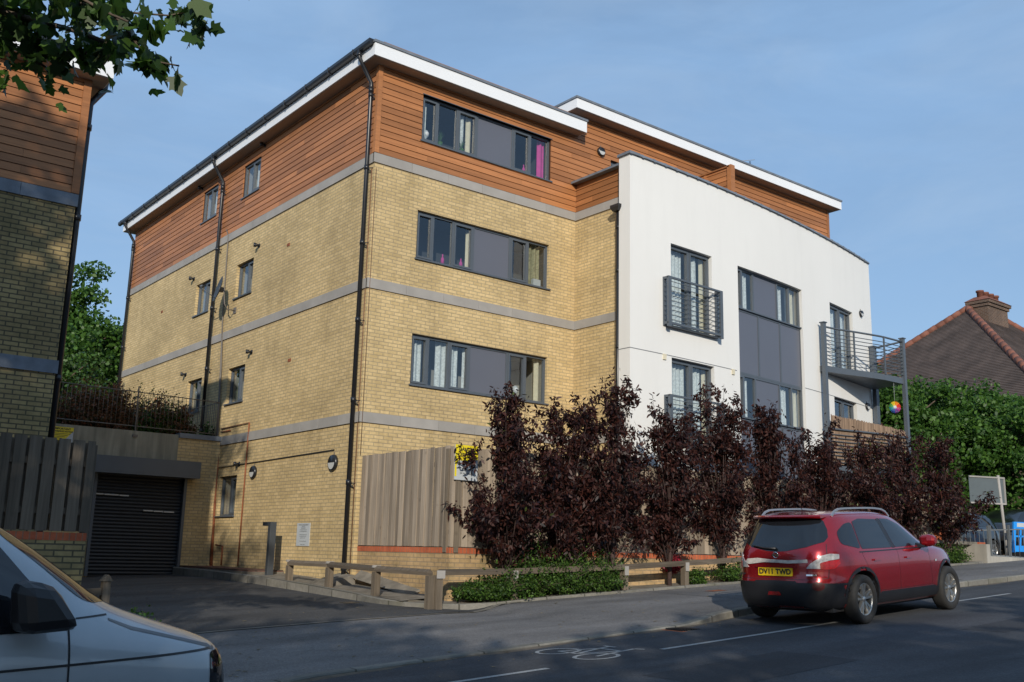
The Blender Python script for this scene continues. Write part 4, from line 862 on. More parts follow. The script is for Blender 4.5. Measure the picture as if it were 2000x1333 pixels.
def plum(x, y, zg, h, rad, label, nsh=46, seed=0, lean=0, green=0, low=.35):
    rr = random.Random(seed); T = root('plum_tree', (x,y,zg), label, 'tree', 'purple leaved plum bushes in front of the fence')
    wd = MB(); P = []; D = []; 
    wd.tube([(x,y,zg-.1),(x+.02,y,zg+.35*h*low),(x+.03+lean*.1,y,zg+h*.5)], [.05,.045,.03], 8)
    for k in range(nsh):
        az = rr.uniform(0, 2*math.pi); z0 = zg+h*rr.uniform(.06,.40); top = rr.random(); 
        rx = rad*rr.uniform(.25,1.1)
        tz = zg+h*(rr.uniform(.42,.80) if top < .66 else rr.uniform(.78,1.08)) if top > .25 else zg+h*rr.uniform(.24,.5)
        tf = (tz-zg)/h; rx *= interp(tf, [(.2,.75),(.42,1.15),(.6,1.22),(.8,.72),(1.05,.42)])
        ex, ey = x+lean+math.cos(az)*rx, y+math.sin(az)*rx*.75
        if ey > y+.42: ey = y+.42
        z0 = min(z0, tz-.25*h*rr.random()-.1); p0 = (x+lean*.1, y, z0); p1 = (x+(ex-x)*.5, y+(ey-y)*.5, z0+(tz-z0)*.52); p2 = (x+(ex-x)*.8, y+(ey-y)*.8, z0+(tz-z0)*.85); p3 = (ex, ey, tz)
        wd.tube([p0,p1,p2,p3], [.013,.010,.006,.002], 5)
        q, d = along([p1,p2,p3] if rr.random() < .6 else [p0,p1,p2,p3], 84, .08); keep = (q[:,2] > zg+(.14+.1*rng.random(len(q)))*h)&(q[:,1] < y+.62); P.append(q[keep]); D.append(d[keep])
        for _ in range(3):
            s_ = rr.uniform(.35,.95); a = Vector(p1).lerp(Vector(p3), s_); b = a+Vector((rr.uniform(-.3,.3), rr.uniform(-.3,.2), rr.uniform(-.02,.36)))
            wd.tube([a, b], [.006,.002], 4); q, d = along([a, b], 44, .045); keep = q[:,1] < y+.62; P.append(q[keep]); D.append(d[keep])
    wd.build('branches', M['dark_bark'], T)
    P = np.concatenate(P); D = np.concatenate(D)
    if green: 
        gsel = rng.random(len(P)) < green; leafmesh('green_leaves', P[gsel], .085, M['plum_green'], T, .45, .4, dirs=D[gsel]*.6); P = P[~gsel]; D = D[~gsel]
    leafmesh('crown', P, .096, M['plum'], T, .36, .75, dirs=D*.35-np.array([0,0,.35]))
    return T
for i, (x, h, rad, ln, gr, lab) in enumerate([
    (1.15,3.50,1.05,-.05,.01,'leftmost purple plum bush, overlapping the yellow sign'),
    (2.35,3.30,.95,0,0,'purple plum bush between the yellow sign and the white wall corner'),
    (3.70,4.05,.95,-.1,0,'tallest purple plum bush, in front of the white wall corner'),
    (5.30,3.65,.85,-.1,0,'purple plum bush in front of the lower juliet balcony'),
    (6.95,4.00,.95,0,0,'purple plum bush in front of the grey panel bay'),
    (8.65,3.75,1.0,0,0,'purple plum bush behind the rear of the red car'),
    (10.5,3.30,1.05,0,0,'purple plum bush below the left post of the corner balcony'),
    (12.4,3.15,1.1,0,.02,'purple plum bush below the brushwood screen'),
    (14.2,3.25,1.15,0,.03,'purple plum bush behind the bonnet of the red car'),
    (16.0,3.10,1.25,.1,.02,'rightmost purple plum bush, reaching over the back of the road sign')]):
    plum(x, -3.45, H(x)+.18, h, rad*1.14, lab, seed=i+3, lean=ln, green=gr, nsh=47)
def mass(name, label, cat, boxes, n, size, mt, group=None, wood=True, up=.3, mt2=None):
    """low evergreen shrub: arching sprays of small leaves"""
    c = boxes[0]; T = root(name, (c[0],c[1],c[2]), label, cat, group); P = []; D = []; wd = MB()
    for (x, y, z, rx, ry, rz) in boxes:
        for k in range(int(n/len(boxes)/26)):
            az = rng.random()*6.283; r = math.sqrt(rng.random()); e = (x+math.cos(az)*rx*r, y+math.sin(az)*ry*r, z+rz*(.35+.65*rng.random())*(1.15-r*r*.75))
            m_ = (x+math.cos(az)*rx*r*.45, y+math.sin(az)*ry*r*.45, z+(e[2]-z)*.75); b = (x+math.cos(az)*rx*r*.15, y+math.sin(az)*ry*r*.15, z)
            q, d = along([b, m_, e], 26, .03); q = q[q[:,2] > z+.02]; P.append(q)
            if k % 5 == 0: wd.tube([b, m_, e], [.008,.005,.002], 4)
    if wd.v: wd.build('stems', M['bark'], T)
    leafmesh('foliage', np.concatenate(P), size, mt, T, .55, -.1, up=up); return T
gz = lambda x: H(x)+.16
mass('evergreen_shrub', 'low spreading green shrub at the corner of the planting bed', 'shrub', [(.95,-3.55,gz(.7),.8,.5,.62),(1.7,-3.5,gz(1.7),.75,.55,.85),(.4,-3.5,-.76,.45,.3,.32)], 15000, .045, M['shrub'], 'green shrubs in the planting bed')
mass('evergreen_shrub', 'dense green shrub pushing through the timber rail', 'shrub', [(2.5,-3.55,gz(2.5),.8,.55,.82),(3.35,-3.55,gz(3.3),.6,.48,.72),(2.0,-3.4,gz(2),.6,.4,1.05)], 18000, .045, M['shrub'], 'green shrubs in the planting bed')
mass('evergreen_shrub', 'feathery pale green shrub behind the timber rail', 'shrub', [(3.0,-3.4,gz(3.),.8,.35,1.15),(1.45,-3.4,gz(1.4),.5,.3,1.2)], 8000, .045, M['shrub'], 'green shrubs in the planting bed')
mass('evergreen_shrub', 'green shrub behind the left tail lamp of the red car', 'shrub', [(7.0,-3.6,gz(7),.85,.4,.5),(8.0,-3.6,gz(8),.7,.4,.72),(6.0,-3.55,gz(6),.3,.25,.35)], 8000, .045, M['shrub'], 'green shrubs in the planting bed')
mass('evergreen_shrub', 'green shrub by the low wall ahead of the red car', 'shrub', [(15.2,-3.5,gz(15),.9,.35,.75),(16.4,-3.5,gz(16.3),.8,.3,.6)], 6000, .05, M['shrub'], 'green shrubs in the planting bed')
mass('evergreen_shrub', 'light green shrub above the bonnet of the red car', 'shrub', [(13.0,-3.5,gz(13),.7,.4,1.5),(11.4,-3.55,gz(11.4),.6,.35,1.1)], 6000, .055, M['leaf'], 'green shrubs in the planting bed')
mass('barberry', 'small crimson leaved shrub behind the timber rail', 'shrub', [(5.55,-3.3,gz(5.5)+.25,.36,.22,.48)], 1700, .05, M['red_shrub'])
mass('vine_weed', 'broad leaved green weed under the purple bushes', 'plant', [(3.9,-3.35,gz(3.9)+.1,.32,.2,.78),(2.45,-3.4,gz(2.4)+.3,.25,.2,.75)], 420, .13, M['leaf'])
mass('weed_tuft', 'tuft of weeds at the left rail post by the driveway', 'plant', [(-5.75,-4.7,-1.08,.45,.3,.32)], 1500, .05, M['leaf_dark'])
# terrace planting above the garage
mass('photinia_hedge', 'dark red photinia hedge behind the terrace railing', 'hedge', [(-3.2,7.8,2.6,.9,.55,1.3),(-2.4,7.8,2.6,.8,.55,1.35),(-2.9,7.6,2.6,.9,.4,1.1)], 34000, .07, M['photinia_red'])
T = mass('photinia_hedge', 'red and green photinia bush at the right of the terrace railing', 'hedge', [(-1.5,7.6,2.6,.7,.4,1.12),(-.95,7.55,2.6,.5,.35,1.0)], 12000, .075, M['photinia_red'])
mass('box_shrub', 'green clipped shrub behind the red photinia on the garage roof', 'shrub', [(-1.0,8.3,2.6,.75,.45,1.5),(-1.6,8.2,2.6,.6,.45,1.5),(-1.1,7.45,2.6,.7,.3,.85),(-1.7,7.4,2.6,.5,.25,.7)], 12000, .06, M['shrub'])
mass('terrace_shrub', 'dark green shrubbery beside the photinia hedge', 'shrub', [(-4.6,8.3,2.6,1.0,.6,.95),(-3.8,8.2,2.6,.8,.6,.9)], 9000, .08, M['leaf_dark'])
mass('weed_tuft', 'straggly plant at the foot of the terrace downpipe', 'plant', [(-.15,7.6,2.7,.2,.3,.55)], 500, .07, M['shrub'])
def crowntree(name, label, base, crown, n, size, mt, trunk_r=.2, group=None, clumps=60, cr=.75, cat='tree', shape=None, seed=1, fill=.25):
    """trunk, limbs to each leaf clump, crown as an uneven shell of clumps"""
    rr = random.Random(seed); cx, cy, cz, rx, ry, rz = crown; T = root(name, base, label, cat, group)
    wd = MB(); b = Vector(base); mid = Vector((cx, cy, cz-rz*.35)); top = Vector((cx, cy, cz+rz*.5))
    wd.tube([b-Vector((0,0,.3)), b.lerp(mid,.5)+Vector((.1,.05,0)), mid, top], [trunk_r, trunk_r*.75, trunk_r*.5, trunk_r*.12], 10)
    P = []; per = n//clumps
    for k in range(clumps):
        th = rr.uniform(0, 6.283); cz_ = rr.uniform(-.85,1); s_ = math.sqrt(1-cz_*cz_); rad = rr.uniform(.55,1.02)*(1+.18*math.sin(3*th+seed))
        c = Vector((cx+rx*rad*s_*math.cos(th), cy+ry*rad*s_*math.sin(th), cz+rz*rad*cz_)); cw = cr*rr.uniform(.6,1.35)
        if k % 2 == 0: q = mid.lerp(top, rr.random()*.7); wd.tube([q, q.lerp(c,.55)+Vector((0,0,.12*rz*.3)), c], [trunk_r*.3, trunk_r*.16, .01], 5)
        g_ = rng.normal(size=(per,3)); g_ /= np.linalg.norm(g_, axis=1)[:,None]; g_ *= (cw*rng.random(per)**.45)[:,None]*np.array([1,1,.62]); P.append(g_+np.array(c))
    wd.build('trunk', M['bark'], T); leafmesh('crown', np.concatenate(P), size, mt, T, .62, .25, up=.5, shape=shape); return T
crowntree('broadleaf_tree', 'tall green tree behind the garage at the left', (-.6,22,0), (-.5,22,5.4,3.0,2.6,4.5), 52000, .16, M['leaf'], .25, clumps=170, cr=.75, seed=2)
crowntree('broadleaf_tree', 'darker green tree filling the gap beside the left block', (1.6,25,0), (1.6,25,4.9,2.6,2.6,4.2), 34000, .17, M['leaf'], .25, clumps=140, cr=.8, seed=5)
crowntree('broadleaf_tree', 'low green tree close behind the terrace shrubbery', (-2.6,15,1), (-2.4,15,3.9,2.3,1.8,1.7), 26000, .12, M['leaf_dark'], .18, clumps=110, cr=.55, seed=9)
crowntree('broadleaf_tree', 'broad green tree beside the corner balcony', (22.6,2.4,.3), (22.6,2.4,3.9,3.6,2.8,3.1), 60000, .14, M['leaf'], .25, clumps=230, cr=.62, seed=4)
crowntree('broadleaf_tree', 'broad green tree below the hipped roof at the right edge', (27.6,.6,.6), (27.6,.6,3.6,4.2,3.0,3.4), 60000, .15, M['leaf'], .25, clumps=230, cr=.66, seed=6)
crowntree('broadleaf_tree', 'dark green tree low behind the back of the road sign', (25,2,.4), (25,2.6,2.6,4.4,1.6,2.6), 40000, .15, M['leaf_dark'], .2, clumps=160, cr=.7, seed=8)
# plane tree overhanging from the left, casting its shade on the left block
PL = [(0,0),(-.04,.16),(-.02,.30),(.18,.42),(.22,.26),(.34,.30),(.62,.44),(.60,.28),(.66,.20),(.80,.16),(1,0),(.80,-.16),(.66,-.20),(.60,-.28),(.62,-.44),(.34,-.30),(.22,-.26),(.18,-.42),(-.02,-.30),(-.04,-.16)]
PLS = [(a, b, .10*abs(b)*4) for a, b in PL]
T = crowntree('plane_tree', 'plane tree with lobed leaves hanging into the top left of the view', (-20.5,-16.6,-1.9), (-20.9,-15.2,9.2,5.5,5.2,6.3), 22000, .26, M['plane_leaf'], .32, clumps=150, cr=1.15, seed=12)
TW = [[(-11.25,-8.98,5.22),(-9.91,-9.69,3.97),(-9.01,-10.33,3.71),(-8.56,-10.65,3.58),(-8.3,-10.83,3.47)],
[(-9.91,-9.69,3.97),(-9.39,-10.48,3.89),(-8.74,-10.92,3.64),(-8.38,-11.19,3.56),(-8.15,-11.36,3.55),(-7.97,-11.52,3.61)],
[(-8.64,-10.88,3.66),(-8.38,-11.05,3.56),(-8.26,-11.1,3.39),(-8.16,-11.15,3.29),(-8.02,-11.26,3.26)],
[(-9.91,-9.69,3.97),(-9.11,-9.99,3.7),(-8.82,-10.17,3.53),(-8.59,-10.31,3.37)],
[(-9.91,-9.69,3.97),(-9.27,-10.17,3.37),(-8.97,-10.38,3.29)],
[(-9.41,-10.69,3.78),(-8.98,-11.02,3.73),(-8.56,-11.27,3.47),(-8.42,-11.37,3.40)],
[(-9.0,-10.23,3.76),(-8.7,-10.4,3.52),(-8.49,-10.55,3.45),(-8.41,-10.63,3.55)]]
m = MB(); m.tube([(-18.9,-15.4,7.5),(-15,-12.2,7.0),(-12.6,-10.0,6.1),(-11.25,-8.98,5.22)], [.13,.08,.05,.03], 8)
for i, t in enumerate(TW): m.tube(t, [.03-.004*k if i == 0 else .014-.002*k for k in range(len(t))], 6)
m.build('overhanging_branch', M['bark'], T)
P = []
for k in range(90):
    v = rng.normal(size=3); v /= np.linalg.norm(v); c_ = np.array((-16.8,-15.2,6.1))+v*np.array((2.5,2.8,2.5))*rng.uniform(.3,1); q = rng.normal(size=(110,3)); q /= np.linalg.norm(q, axis=1)[:,None]; P.append(q*(1.0*rng.random(110)**.45)[:,None]+c_)
leafmesh('lower_crown', np.concatenate(P), .17, M['plane_leaf'], T, .8, .3, up=.5)
P = []
for i, (t, n_, sp) in enumerate(zip(TW, (360,170,22,130,160,90,80), (.13,.085,.045,.10,.12,.07,.05))):
    P.append(along(t[1:] if i == 0 else t, n_, sp)[0])
P.append(along(TW[2][2:], 14, .05)[0]); P.append(along([TW[1][-2],TW[1][-1]], 16, .06)[0])
P = np.concatenate(P); leafmesh('overhanging_leaves', P, .118, M['plane_leaf'], T, .9, 1.0, shape=PLS, jit=.45)
# street trees behind the viewpoint whose shade falls across the road
first = crowntree('street_tree', 'broad street tree on the near side of the road, shading the carriageway', (-13,-30,-1.8), (-13,-30,5.3,4.4,4.0,4.3), 13000, .34, M['leaf_dark'], .28, 'trees along the near side of the road', 130, 1.15, seed=21)
for k, (dx, dy, rz, s_) in enumerate([(-8.5,.5,1.1,1.12),(8.6,-1.5,2.3,1.0),(-17,1,4,1.0),(16.6,-1,.7,.96),(24.5,-2.5,3.3,.98),(-12.5,-6,.4,1.08)]):
    c = copy_tree(first); c.location = (-13+dx, -30+dy, -1.8+.05*dx if dx > 0 else -1.8+.02*dx); c.rotation_euler = (0,0,rz); c.scale = (s_,s_,s_)
    c['label'] = ['street tree second from the plane tree behind the viewer','street tree straight behind the viewpoint','farthest left street tree behind the viewer','street tree behind the viewer to the right','farthest right street tree behind the viewer','tallest street tree, set back behind the left row'][k]
m = root('clipped_hedge', (-9,-21.5,-1.5), 'long low hedge on the near side of the road behind the viewer', 'hedge')
# fallen leaves and grit on the tarmac
P = []
for _ in range(620):
    x = random.uniform(-6, 16); y = random.uniform(ky(x)+.2, back(x)+random.choice([0,0,.6 if x < -.9 else 0])); P.append((x, y, (Zp(x,y) if y < back(x) else Zd(x,y))+.008))
for _ in range(160):
    x = random.uniform(-4.5,-1); y = random.uniform(-4,6); P.append((x,y,Zd(x,y)+.008))
for _ in range(140):
    x = random.uniform(-5,14); y = ky(x)-abs(random.gauss(0,.35)); P.append((x,y,H(x)+.008))
M['litter'] = plain('dry_fallen_leaves', (0.16,0.12,0.06), .9, var=.3, tone=.5)
P = np.array(P); n = len(P); sz = .012+.035*rng.random(n)**2.5; an = rng.random(n)*6.28; V = []
for k in range(5):
    a = an+k*1.2566; r = sz*(.55+.45*((k*7919) % 3)/2); V.append(np.stack([P[:,0]+np.cos(a)*r, P[:,1]+np.sin(a)*r*.7, P[:,2]+.004*(k % 2)+.055*np.cos(a)*r], 1))
V = np.stack(V, 1).reshape(-1,3); me = bpy.data.meshes.new('leaf_litter'); me.from_pydata(V.tolist(), [], [list(range(5*i,5*i+5)) for i in range(n)])
at = me.attributes.new('tone','FLOAT','FACE'); at.data.foreach_set('value', rng.random(n)); me.materials.append(M['litter'])
o = bpy.data.objects.new('leaf_litter', me); COL.objects.link(o); tag(o, 'scattered dry leaves and grit on the tarmac', 'leaf litter', None, 'stuff')
# iron covers in the pavement
for (x, y, a, b, lab) in ((5.1,-4.75,.42,.22,'small rusty iron cover in the pavement near the rail'),(-1.35,-2.2,.3,.22,'small iron cover in the driveway tarmac')):
    m = MB(); f_ = Zp if y < -4.4 else Zd; P = [(x,y),(x+a,y),(x+a,y+b),(x,y+b)]; m.face([(p[0],p[1],f_(*p)+.004) for p in P]); o = m.build('iron_cover', M['rust'] if y < -4.4 else M['black_pvc']); tag(o, lab, 'iron cover')
# ------------------------------------------------------------------ vehicles
M['red'] = None
def paint(name, c, rough=.28, coat=1.0, flake=.15):
    m, n, l, b = mat(name); setc(b, c, rough, flake, .5); b.inputs['Coat Weight'].default_value = coat; b.inputs['Coat Roughness'].default_value = .04
    f = ramp(n, l, noise(n, l, 2.5, 5), .92, 1.06); col = scalecol(n, l, c, f)
    tcn = n.new('ShaderNodeTexCoord'); sx = n.new('ShaderNodeSeparateXYZ'); l.new(tcn.outputs['Object'], sx.inputs[0])
    d = math_(n, l, 'MULTIPLY', ramp(n, l, sx.outputs[2], .30, .02, .25, .85), ramp(n, l, noise(n, l, 5, 5), .3, 1))
    l.new(mixc(n, l, d, col, (.10,.085,.07)), b.inputs['Base Color']); return m
M['red'] = paint('metallic_red_paint', (0.30, 0.007, 0.013), .22, 1.0, .45); M['van_paint'] = paint('shade_greyed_van_paint', (0.38, 0.42, 0.45), .42)  # white van body greyed, its shade put into the paint colour
M['black_paint'] = paint('black_car_paint', (0.008,0.009,0.011))
M['trim'] = plain('black_bumper_plastic', (0.014,0.014,0.016), .42, var=.1, vs=5)
M['tyre'] = plain('tyre_rubber', (0.022,0.021,0.02), .8, var=.2, vs=8)
M['alloy'] = plain('silver_alloy', (0.46,0.45,0.43), .32, .85, var=.12, vs=9)
M['chrome'] = plain('chrome', (0.75,0.76,0.78), .12, 1.0, var=.02)
M['silver'] = plain('silver_roof_rail', (0.34,0.36,0.39), .35, .6, var=.03)
M['autoglass'] = plain('tinted_car_glass', (0.010,0.012,0.015), .04, 0, .8, var=.05)
M['red_lens'] = plain('red_lamp_lens', (0.34,0.005,0.007), .12, 0, .7, var=.25, vs=30); M['clear_lens'] = plain('clear_lamp_lens', (0.50,0.49,0.49), .15, .35, .7, var=.35, vs=22)
M['plate'] = plain('yellow_number_plate', (0.80,0.52,0.01), .4, var=.04); M['tape'] = plain('dirty_cream_tape', (0.58,0.52,0.46), .6, var=.25, vs=14)
M['interior'] = plain('dark_interior', (0.02,0.02,0.022), .8)
def slices(S, N=48, nr=5.0, nf=3.2, sub=2, arches=(), name='body', mt=None, parent=None, mats=None):
    bm = bmesh.new(); rings = []
    for (z, xr, xf, w_) in S:
        xc = (xr+xf)/2; a = (xf-xr)/2; rg = []
        for k in range(N):
            t = 2*math.pi*(k+.5)/N; c, s_ = math.cos(t), math.sin(t); e = 2/(nf if c > 0 else nr)
            rg.append(bm.verts.new((xc+a*math.copysign(abs(c)**e, c), w_*math.copysign(abs(s_)**e, s_), z)))
        rings.append(rg)
    for A, Bq in zip(rings, rings[1:]):
        for k in range(N): bm.faces.new((A[k], A[(k+1) % N], Bq[(k+1) % N], Bq[k]))
    bm.faces.new(rings[0][::-1]); bm.faces.new(rings[-1])
    bmesh.ops.recalc_face_normals(bm, faces=bm.faces)
    me = bpy.data.meshes.new('tmp'); bm.to_mesh(me); bm.free(); o = bpy.data.objects.new('tmp', me); COL.objects.link(o)
    sb = o.modifiers.new('s', 'SUBSURF'); sb.levels = sub; sb.render_levels = sub; cut = []
    for (x, z, r) in arches:
        for sg in (-1, 1):
            b2 = bmesh.new(); bmesh.ops.create_cone(b2, cap_ends=True, segments=48, radius1=r, radius2=r, depth=.62, matrix=Matrix.Translation((x, sg*.86, z)) @ Matrix.Rotation(R(90), 4, 'X'))
            m2 = bpy.data.meshes.new('c'); b2.to_mesh(m2); b2.free(); c = bpy.data.objects.new('c', m2); COL.objects.link(c); cut.append(c)
            bo = o.modifiers.new('b', 'BOOLEAN'); bo.operation = 'DIFFERENCE'; bo.object = c; bo.solver = 'EXACT'
    dg = bpy.context.evaluated_depsgraph_get(); dg.update(); me2 = bpy.data.meshes.new_from_object(o.evaluated_get(dg))
    for c in cut+[o]: bpy.data.objects.remove(c)
    me2.polygons.foreach_set('use_smooth', [True]*len(me2.polygons)); me2.materials.clear(); me2.materials.append(mt)
    res = bpy.data.objects.new(name, me2); setup(res, parent)
    b = bmesh.new(); b.from_mesh(me2); bv = BVHTree.FromBMesh(b); b.free(); 
    try: me2.set_sharp_from_angle(angle=R(38))
    except Exception: pass
    return res, bv
def patch(bv, poly, frame, off, mt, parent, name, lmax=.05, thick=0, holes=None):
    """closed outline laid onto a body panel: frame = (origin, a axis, b axis, ray direction)"""
    O, A, Bx, D = [Vector(q) for q in frame]; bm = bmesh.new(); vs = [bm.verts.new((p[0], p[1], 0)) for p in poly]; bm.faces.new(vs)
    bmesh.ops.triangulate(bm, faces=bm.faces[:])
    for _ in range(6):
        E_ = [e for e in bm.edges if e.calc_length() > lmax]
        if not E_: break
        bmesh.ops.subdivide_edges(bm, edges=E_, cuts=1); bmesh.ops.triangulate(bm, faces=bm.faces[:])
    if thick:
        r_ = bmesh.ops.extrude_edge_only(bm, edges=[e for e in bm.edges if e.is_boundary])
        sk = {v for v in r_['geom'] if isinstance(v, bmesh.types.BMVert)}
    else: sk = set()
    for v in bm.verts:
        o_ = O+A*v.co.x+Bx*v.co.y; h, nn, i, d = bv.ray_cast(o_-D*3, D)
        if h is None: h, nn, i, d = bv.find_nearest(o_)
        if nn.dot(D) > 0: nn = -nn
        v.co = h+(-D*.5+nn*.5).normalized()*(off if v not in sk else -.004)
    bmesh.ops.recalc_face_normals(bm, faces=bm.faces)
    me = bpy.data.meshes.new(name); bm.to_mesh(me); bm.free(); me.materials.append(mt)
    me.polygons.foreach_set('use_smooth', [True]*len(me.polygons))
    try: me.set_sharp_from_angle(angle=R(45))
    except Exception: pass
    o = bpy.data.objects.new(name, me); setup(o, parent); return o
def rnd(poly, r=.04, n=4):
    out = []; k = len(poly)
    for i in range(k):
        a, b, c = (Vector(poly[(i-1) % k]), Vector(poly[i]), Vector(poly[(i+1) % k])); d1 = (a-b); d2 = (c-b); q = min(r, d1.length*.45, d2.length*.45); p1 = b+d1.normalized()*q; p2 = b+d2.normalized()*q
        for j in range(n+1): t = j/n; out.append(tuple(p1*(1-t)**2+b*2*t*(1-t)+p2*t*t))
    return out
def ring(cx, cz, r0, r1, a0, a1, n=20):
    return [(cx+r1*math.cos(R(a0+(a1-a0)*i/n)), cz+r1*math.sin(R(a0+(a1-a0)*i/n))) for i in range(n+1)]+[(cx+r0*math.cos(R(a1-(a1-a0)*i/n)), cz+r0*math.sin(R(a1-(a1-a0)*i/n))) for i in range(n+1)]
def wheel(parent, x, y, sg, r=.342, w_=.215, spokes=5, mt='alloy'):
    m = MB(); c = (x, y, r); ax = (0, sg, 0); h = w_/2
    m.lathe([(r*.66,-h),(r*.90,-h),(r*.975,-h*.82),(r,-h*.5),(r,h*.5),(r*.975,h*.82),(r*.90,h),(r*.72,h*.98),(r*.655,h*.80),(r*.64,h*.3)], c, ax, 48); o = m.build('wheel', M['tyre'], parent, local=True)
    m = MB(); m.lathe([(r*.64,-h*.6),(r*.655,h*.62),(r*.665,h*.80),(r*.63,h*.80),(r*.61,h*.55),(r*.60,-h*.6)], c, ax, 48)
    m.lathe([(0,h*.74),(r*.085,h*.74),(r*.13,h*.62),(r*.15,h*.3)], c, ax, 20)
    for k in range(spokes):
        for da in (-.17, .17):
            a0 = 2*math.pi*k/spokes+.35+da*.9; a1 = 2*math.pi*k/spokes+.35+da*1.25
            P = lambda a, rr_, hh, off: Vector((x+math.cos(a)*rr_-math.sin(a)*off, y+sg*hh, r+math.sin(a)*rr_+math.cos(a)*off))
            w0, w1 = .020, .024
            m.hexa([P(a0,r*.10,h*.25,-w0),P(a0,r*.10,h*.25,w0),P(a1,r*.62,h*.40,w1),P(a1,r*.62,h*.40,-w1),P(a0,r*.10,h*.66,-w0*.7),P(a0,r*.10,h*.66,w0*.7),P(a1,r*.62,h*.76,w1*.7),P(a1,r*.62,h*.76,-w1*.7)])
    m.build('rim', M[mt], o, local=True)
    m = MB(); m.lathe([(0,-.01),(r*.6,-.01),(r*.6,.0),(0,.0)], (x, y-sg*.02, r), ax, 24); m.build('brake_disc', M['trim'], o, local=True); return o
def place(x, y, z, hx, hy, hz, px=0):   # matrix with local +x along (hx,hy,hz); wheels on the ground
    f = Vector((hx,hy,hz)).normalized(); s_ = Vector((0,0,1)).cross(f).normalized(); u = f.cross(s_)
    return Matrix(((f.x,s_.x,u.x,x),(f.y,s_.y,u.y,y),(f.z,s_.z,u.z,z),(0,0,0,1)))
# local frame of the red car: x forward from the rear axle, y to its left, z up
yr = R(4.5); cf = Vector((math.cos(yr), math.sin(yr), .055)).normalized()
rw = Vector((3.02,-9.26,H(3.02))); left = Vector((-math.sin(yr), math.cos(yr), 0))
cpos = rw+left*.80; cpos.z = H(cpos.x)+.002
CAR = root('parked_car', None or (0,0,0), 'metallic red crossover car parked by the kerb, cream tape across its tailgate', 'car', mat=place(cpos.x, cpos.y, cpos.z, cf.x, cf.y, cf.z))
WB = 2.765
S = [(.20,-.72,3.40,.76),(.24,-.84,3.52,.83),(.32,-.905,3.58,.868),(.46,-.925,3.62,.882),(.60,-.925,3.62,.890),(.66,-.885,3.60,.892),(.78,-.880,3.575,.892),(.90,-.875,3.50,.886),(.965,-.86,3.36,.876),
     (1.01,-.845,3.10,.858),(1.05,-.83,2.72,.838),(1.12,-.79,2.54,.806),(1.28,-.69,2.25,.752),(1.42,-.595,1.97,.700),(1.49,-.545,1.78,.665),(1.535,-.47,1.60,.62),(1.57,-.30,1.35,.55),(1.592,.0,1.0,.42),(1.60,.2,.8,.2)]
body, bv = slices(S, 56, 4.6, 3.3, 2, [(0,.36,.385),(WB,.36,.385)], 'body', M['red'], CAR)
sideR = ((0,-3,0),(1,0,0),(0,0,1),(0,1,0)); rear = ((-3,0,0),(0,1,0),(0,0,1),(1,0,0))
def lr(poly, *a, **k):   # on both flanks
    k2 = dict(k); patch(bv, poly, ((0,0,0),(1,0,0),(0,0,1),(0,1,0)), *a, **k); patch(bv, poly, ((0,0,0),(1,0,0),(0,0,1),(0,-1,0)), *a, **k)
GL = M['autoglass']
lr(rnd([(-.37,1.12),(.055,1.04),(.07,1.425),(-.13,1.405),(-.36,1.29)], .07), .004, GL, CAR, 'rear_quarter_glass')
lr(rnd([(.075,1.04),(.95,1.035),(.82,1.455),(.30,1.47),(.09,1.43)], .035), .004, GL, CAR, 'rear_door_glass')
lr(rnd([(1.06,1.035),(1.98,1.05),(1.92,1.13),(1.52,1.37),(1.22,1.455),(.93,1.465)], .035), .004, GL, CAR, 'front_door_glass')
lr([(.955,1.03),(1.055,1.03),(.925,1.47),(.825,1.46)], .003, M['trim'], CAR, 'door_pillar')
lr([(-.02,.99),(2.05,1.0),(2.05,1.018),(-.02,1.008)], .002, M['trim'], CAR, 'window_sill_strip')
for seam in ([(.40,.44),(.405,.44),(.20,.72),(.055,.95),(.05,1.01),(.045,1.01),(.048,.95),(.195,.72)],[(1.085,.42),(1.09,.42),(1.07,1.02),(1.064,1.02)],[(2.155,.44),(2.16,.44),(2.09,1.0),(2.084,1.0)],[(.40,.44),(2.15,.44),(2.15,.445),(.40,.445)]):
    lr(seam, .0012, M['trim'], CAR, 'door_seam')
lr(rnd([(.38,.265),(2.36,.265),(2.34,.395),(2.20,.425),(.50,.425),(.40,.38)], .02), .012, M['trim'], CAR, 'side_cladding', thick=1)
for cx in (0, WB): lr(ring(cx, .36, .385, .438, -8, 188, 26), .014, M['trim'], CAR, 'wheel_arch_trim', thick=1, lmax=.06)
for x0 in (.30, 1.28):
    lr(rnd([(x0,.865),(x0+.19,.868),(x0+.185,.895),(x0+.005,.892)], .012), .028, M['red'], CAR, 'door_handle', thick=1)
lr(rnd([(-.30,.74),(-.16,.74),(-.16,.90),(-.30,.90)], .03), .0015, M['red'], CAR, 'fuel_flap'); 
lr(rnd([(2.28,.78),(2.35,.785),(2.35,.815),(2.28,.81)], .012), .006, M['clear_lens'], CAR, 'side_repeater')
